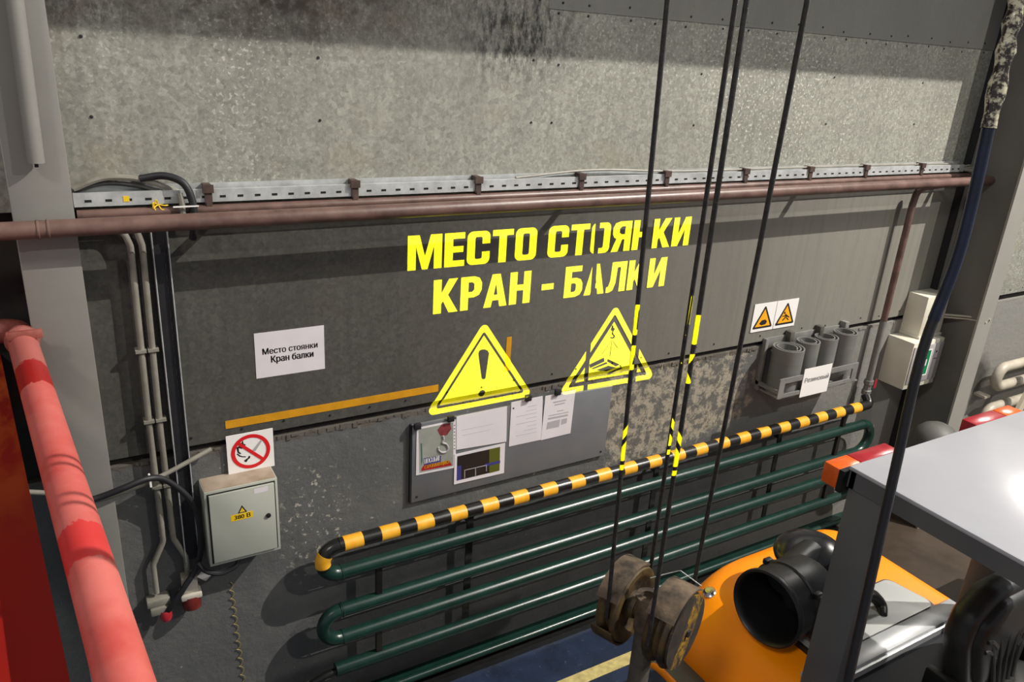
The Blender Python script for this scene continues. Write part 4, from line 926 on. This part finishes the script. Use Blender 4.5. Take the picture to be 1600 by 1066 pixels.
bm.faces.new(prev); st = obj('seat_back', bm, M_VINYL, tk, angle=70)
bm = bmesh.new(); prev = None
for d, s_ in ((0.05, 0.80), (0.075, 0.78), (0.09, 0.70), (0.095, 0.5)):
    ring = [bm.verts.new(seat_fn(u * s_, cxm[1] + (v - cxm[1]) * s_ + 0.005, d)) for u, v in base]
    if prev:
        for j in range(len(ring)): bm.faces.new((prev[j], prev[(j + 1) % len(ring)], ring[(j + 1) % len(ring)], ring[j]))
    else: bm.faces.new(ring[::-1])
    prev = ring
bm.faces.new(prev); obj('back_pad', bm, M_VINYL, st, angle=70)
for k in range(5):
    u0 = -0.085 + k * 0.0425
    obj('pad_rib', T([seat_fn(u0 * (0.8 + 1.0 * (t / 8) ** 1.6), 0.14 + 0.30 * t / 8, 0.098 - 0.02 * (t / 8) ** 3) for t in range(9)], [0.013 - 0.006 * t / 8 for t in range(9)], 8), M_VINYL, st)
for s_ in (-1, 1):
    for k in range(2): obj('pad_rib', T([seat_fn(s_ * (0.08 + 0.09 * t / 6), 0.30 + 0.05 * k + 0.055 * math.sin(t / 6 * 1.6), 0.092) for t in range(7)], 0.009, 8), M_VINYL, st)
bm = B((SX - 0.25, SX + 0.25, SY - 0.55, SY - 0.05, 0.98, 1.10), bev=0.05); obj('seat_cushion', bm, M_VINYL, tk)
for x0 in (SX - 0.29, SX + 0.25): obj('seat_side_frame', B((x0, x0 + 0.04, SY - 0.4, SY + 0.05, 0.98, 1.16), bev=0.012), M_BLACK, tk)
obj('belt_buckle', T(spline([(SX - 0.31, SY - 0.16, 1.0), (SX - 0.31, SY - 0.20, 1.08), (SX - 0.30, SY - 0.25, 1.12)]), 0.018, 10), M_RED, tk)
# levers by the pillar
for k, (px, py) in enumerate(((1325, 1018), (1310, 1040), (1318, 1050))):
    q = H(px, py, 1.12); obj('lever', L((q.x, q.y, 0.98), (0.05, 0, 1), [(0, 0), (0.008, 0), (0.008, 0.12), (0.022, 0.125), (0.026, 0.145), (0.016, 0.165), (0, 0.167)], 14), M_BLACK, tk)
q = H(1365, 950, 1.13)
obj('hood_handle', T(spline([q + V((-0.16, 0.02, -0.02)), q + V((-0.08, 0.05, 0.045)), q + V((0.0, 0.03, 0.05)), q + V((0.05, 0.0, 0.0)), q + V((0.02, -0.04, -0.03))]), [0.02 + 0.008 * math.sin(k / 40 * PI) for k in range(41)], 12), M_BLACK, tk)
bm = bmesh.new(); bmesh.ops.create_icosphere(bm, subdivisions=3, radius=1)
for v in bm.verts:
    v.co = V((v.co.x * 0.075, v.co.y * 0.06, v.co.z * 0.075)) * (1 + 0.18 * math.sin(v.co.x * 9 + v.co.z * 7) + 0.1 * math.cos(v.co.y * 13)) + V((SX - 0.32, SY - 0.06, 1.05))
tag(obj('green_rag', bm, M_DGREEN, angle=180), 'crumpled green rag tucked beside the lift truck seat', 'cloth')

# ------------------------------------------------------------------ things beyond the truck
cb = thing('beige_cabinet', 'low beige cabinet with a brown side on the floor beyond the lift truck seat', 'cabinet', (5.1, -1.4, 0))
obj('body', B((4.61, 5.6, -1.365, -1.28, 0.02, 0.95), bev=0.004), M_CARD2, cb)
obj('side_panel', B((4.595, 4.61, -1.36, -1.28, 0.02, 0.94)), M_CARD, cb, smooth=False)
obj('handle', B((4.80, 4.86, -1.38, -1.365, 0.74, 0.755)), M_INK, cb, smooth=False)
for x in (4.65, 5.5): obj('foot', B((x, x + 0.05, -1.36, -1.29, 0, 0.02)), M_INK, cb, smooth=False)
tag(obj('floor_bracket', B((4.95, 5.06, -0.32, -0.26, 0, 0.07), (4.98, 5.0, -0.3, -0.1, 0.03, 0.06)), M_GALV, smooth=False), 'small pale bracket on the floor near the right radiator end', 'bracket')

# ------------------------------------------------------------------ the lit sign on the sheets: thin films added in sheet material where the projected light lands
def clip_z(lp, z0):
    out = []
    for k in range(len(lp)):
        a, b = lp[k - 1], lp[k]
        if (a[1] >= z0) != (b[1] >= z0): out.append((a[0] + (z0 - a[1]) / (b[1] - a[1]) * (b[0] - a[0]), z0))
        if b[1] >= z0: out.append(b)
    return out
def film(name, loops, parent):
    loops = [q for q in (clip_z(lp, 1.703) for lp in loops) if len(q) > 2]
    me = plate_mesh(loops)
    for v in me.vertices: v.co = V((v.co.x, -0.0006, v.co.y))
    return obj(name, me, M_SHEETLOW, parent, smooth=False)
def sign(name, label, cat, loc): return thing(name, label, cat, loc)
for nm, ls, lab, zb in (('lettering_film', L1, 'thin film added under the upper line of yellow projected Russian lettering on the dark sheet', 2.393), ('lettering_film', L2, 'thin film added under the lower line of yellow projected Russian lettering with a dash', 2.165)):
    o = thing(nm, lab, 'lettering', (2.2, 0, zb), 'films under the projected yellow lettering')
    for l in ls: film('letter', l, o)
o = thing('triangle_film', 'thin film added under the yellow projected triangle with an exclamation mark', 'warning sign', (1.79, 0, 1.70)); film('border', t1[:2], o); film('field', [t1[2]] + t1[3:], o)
o = thing('triangle_film', 'thin film added under the yellow projected triangle with a crane hook and load', 'warning sign', (2.62, 0, 1.70)); film('border', t2[:2], o); film('field', [t2[2]] + t2[3:], o)
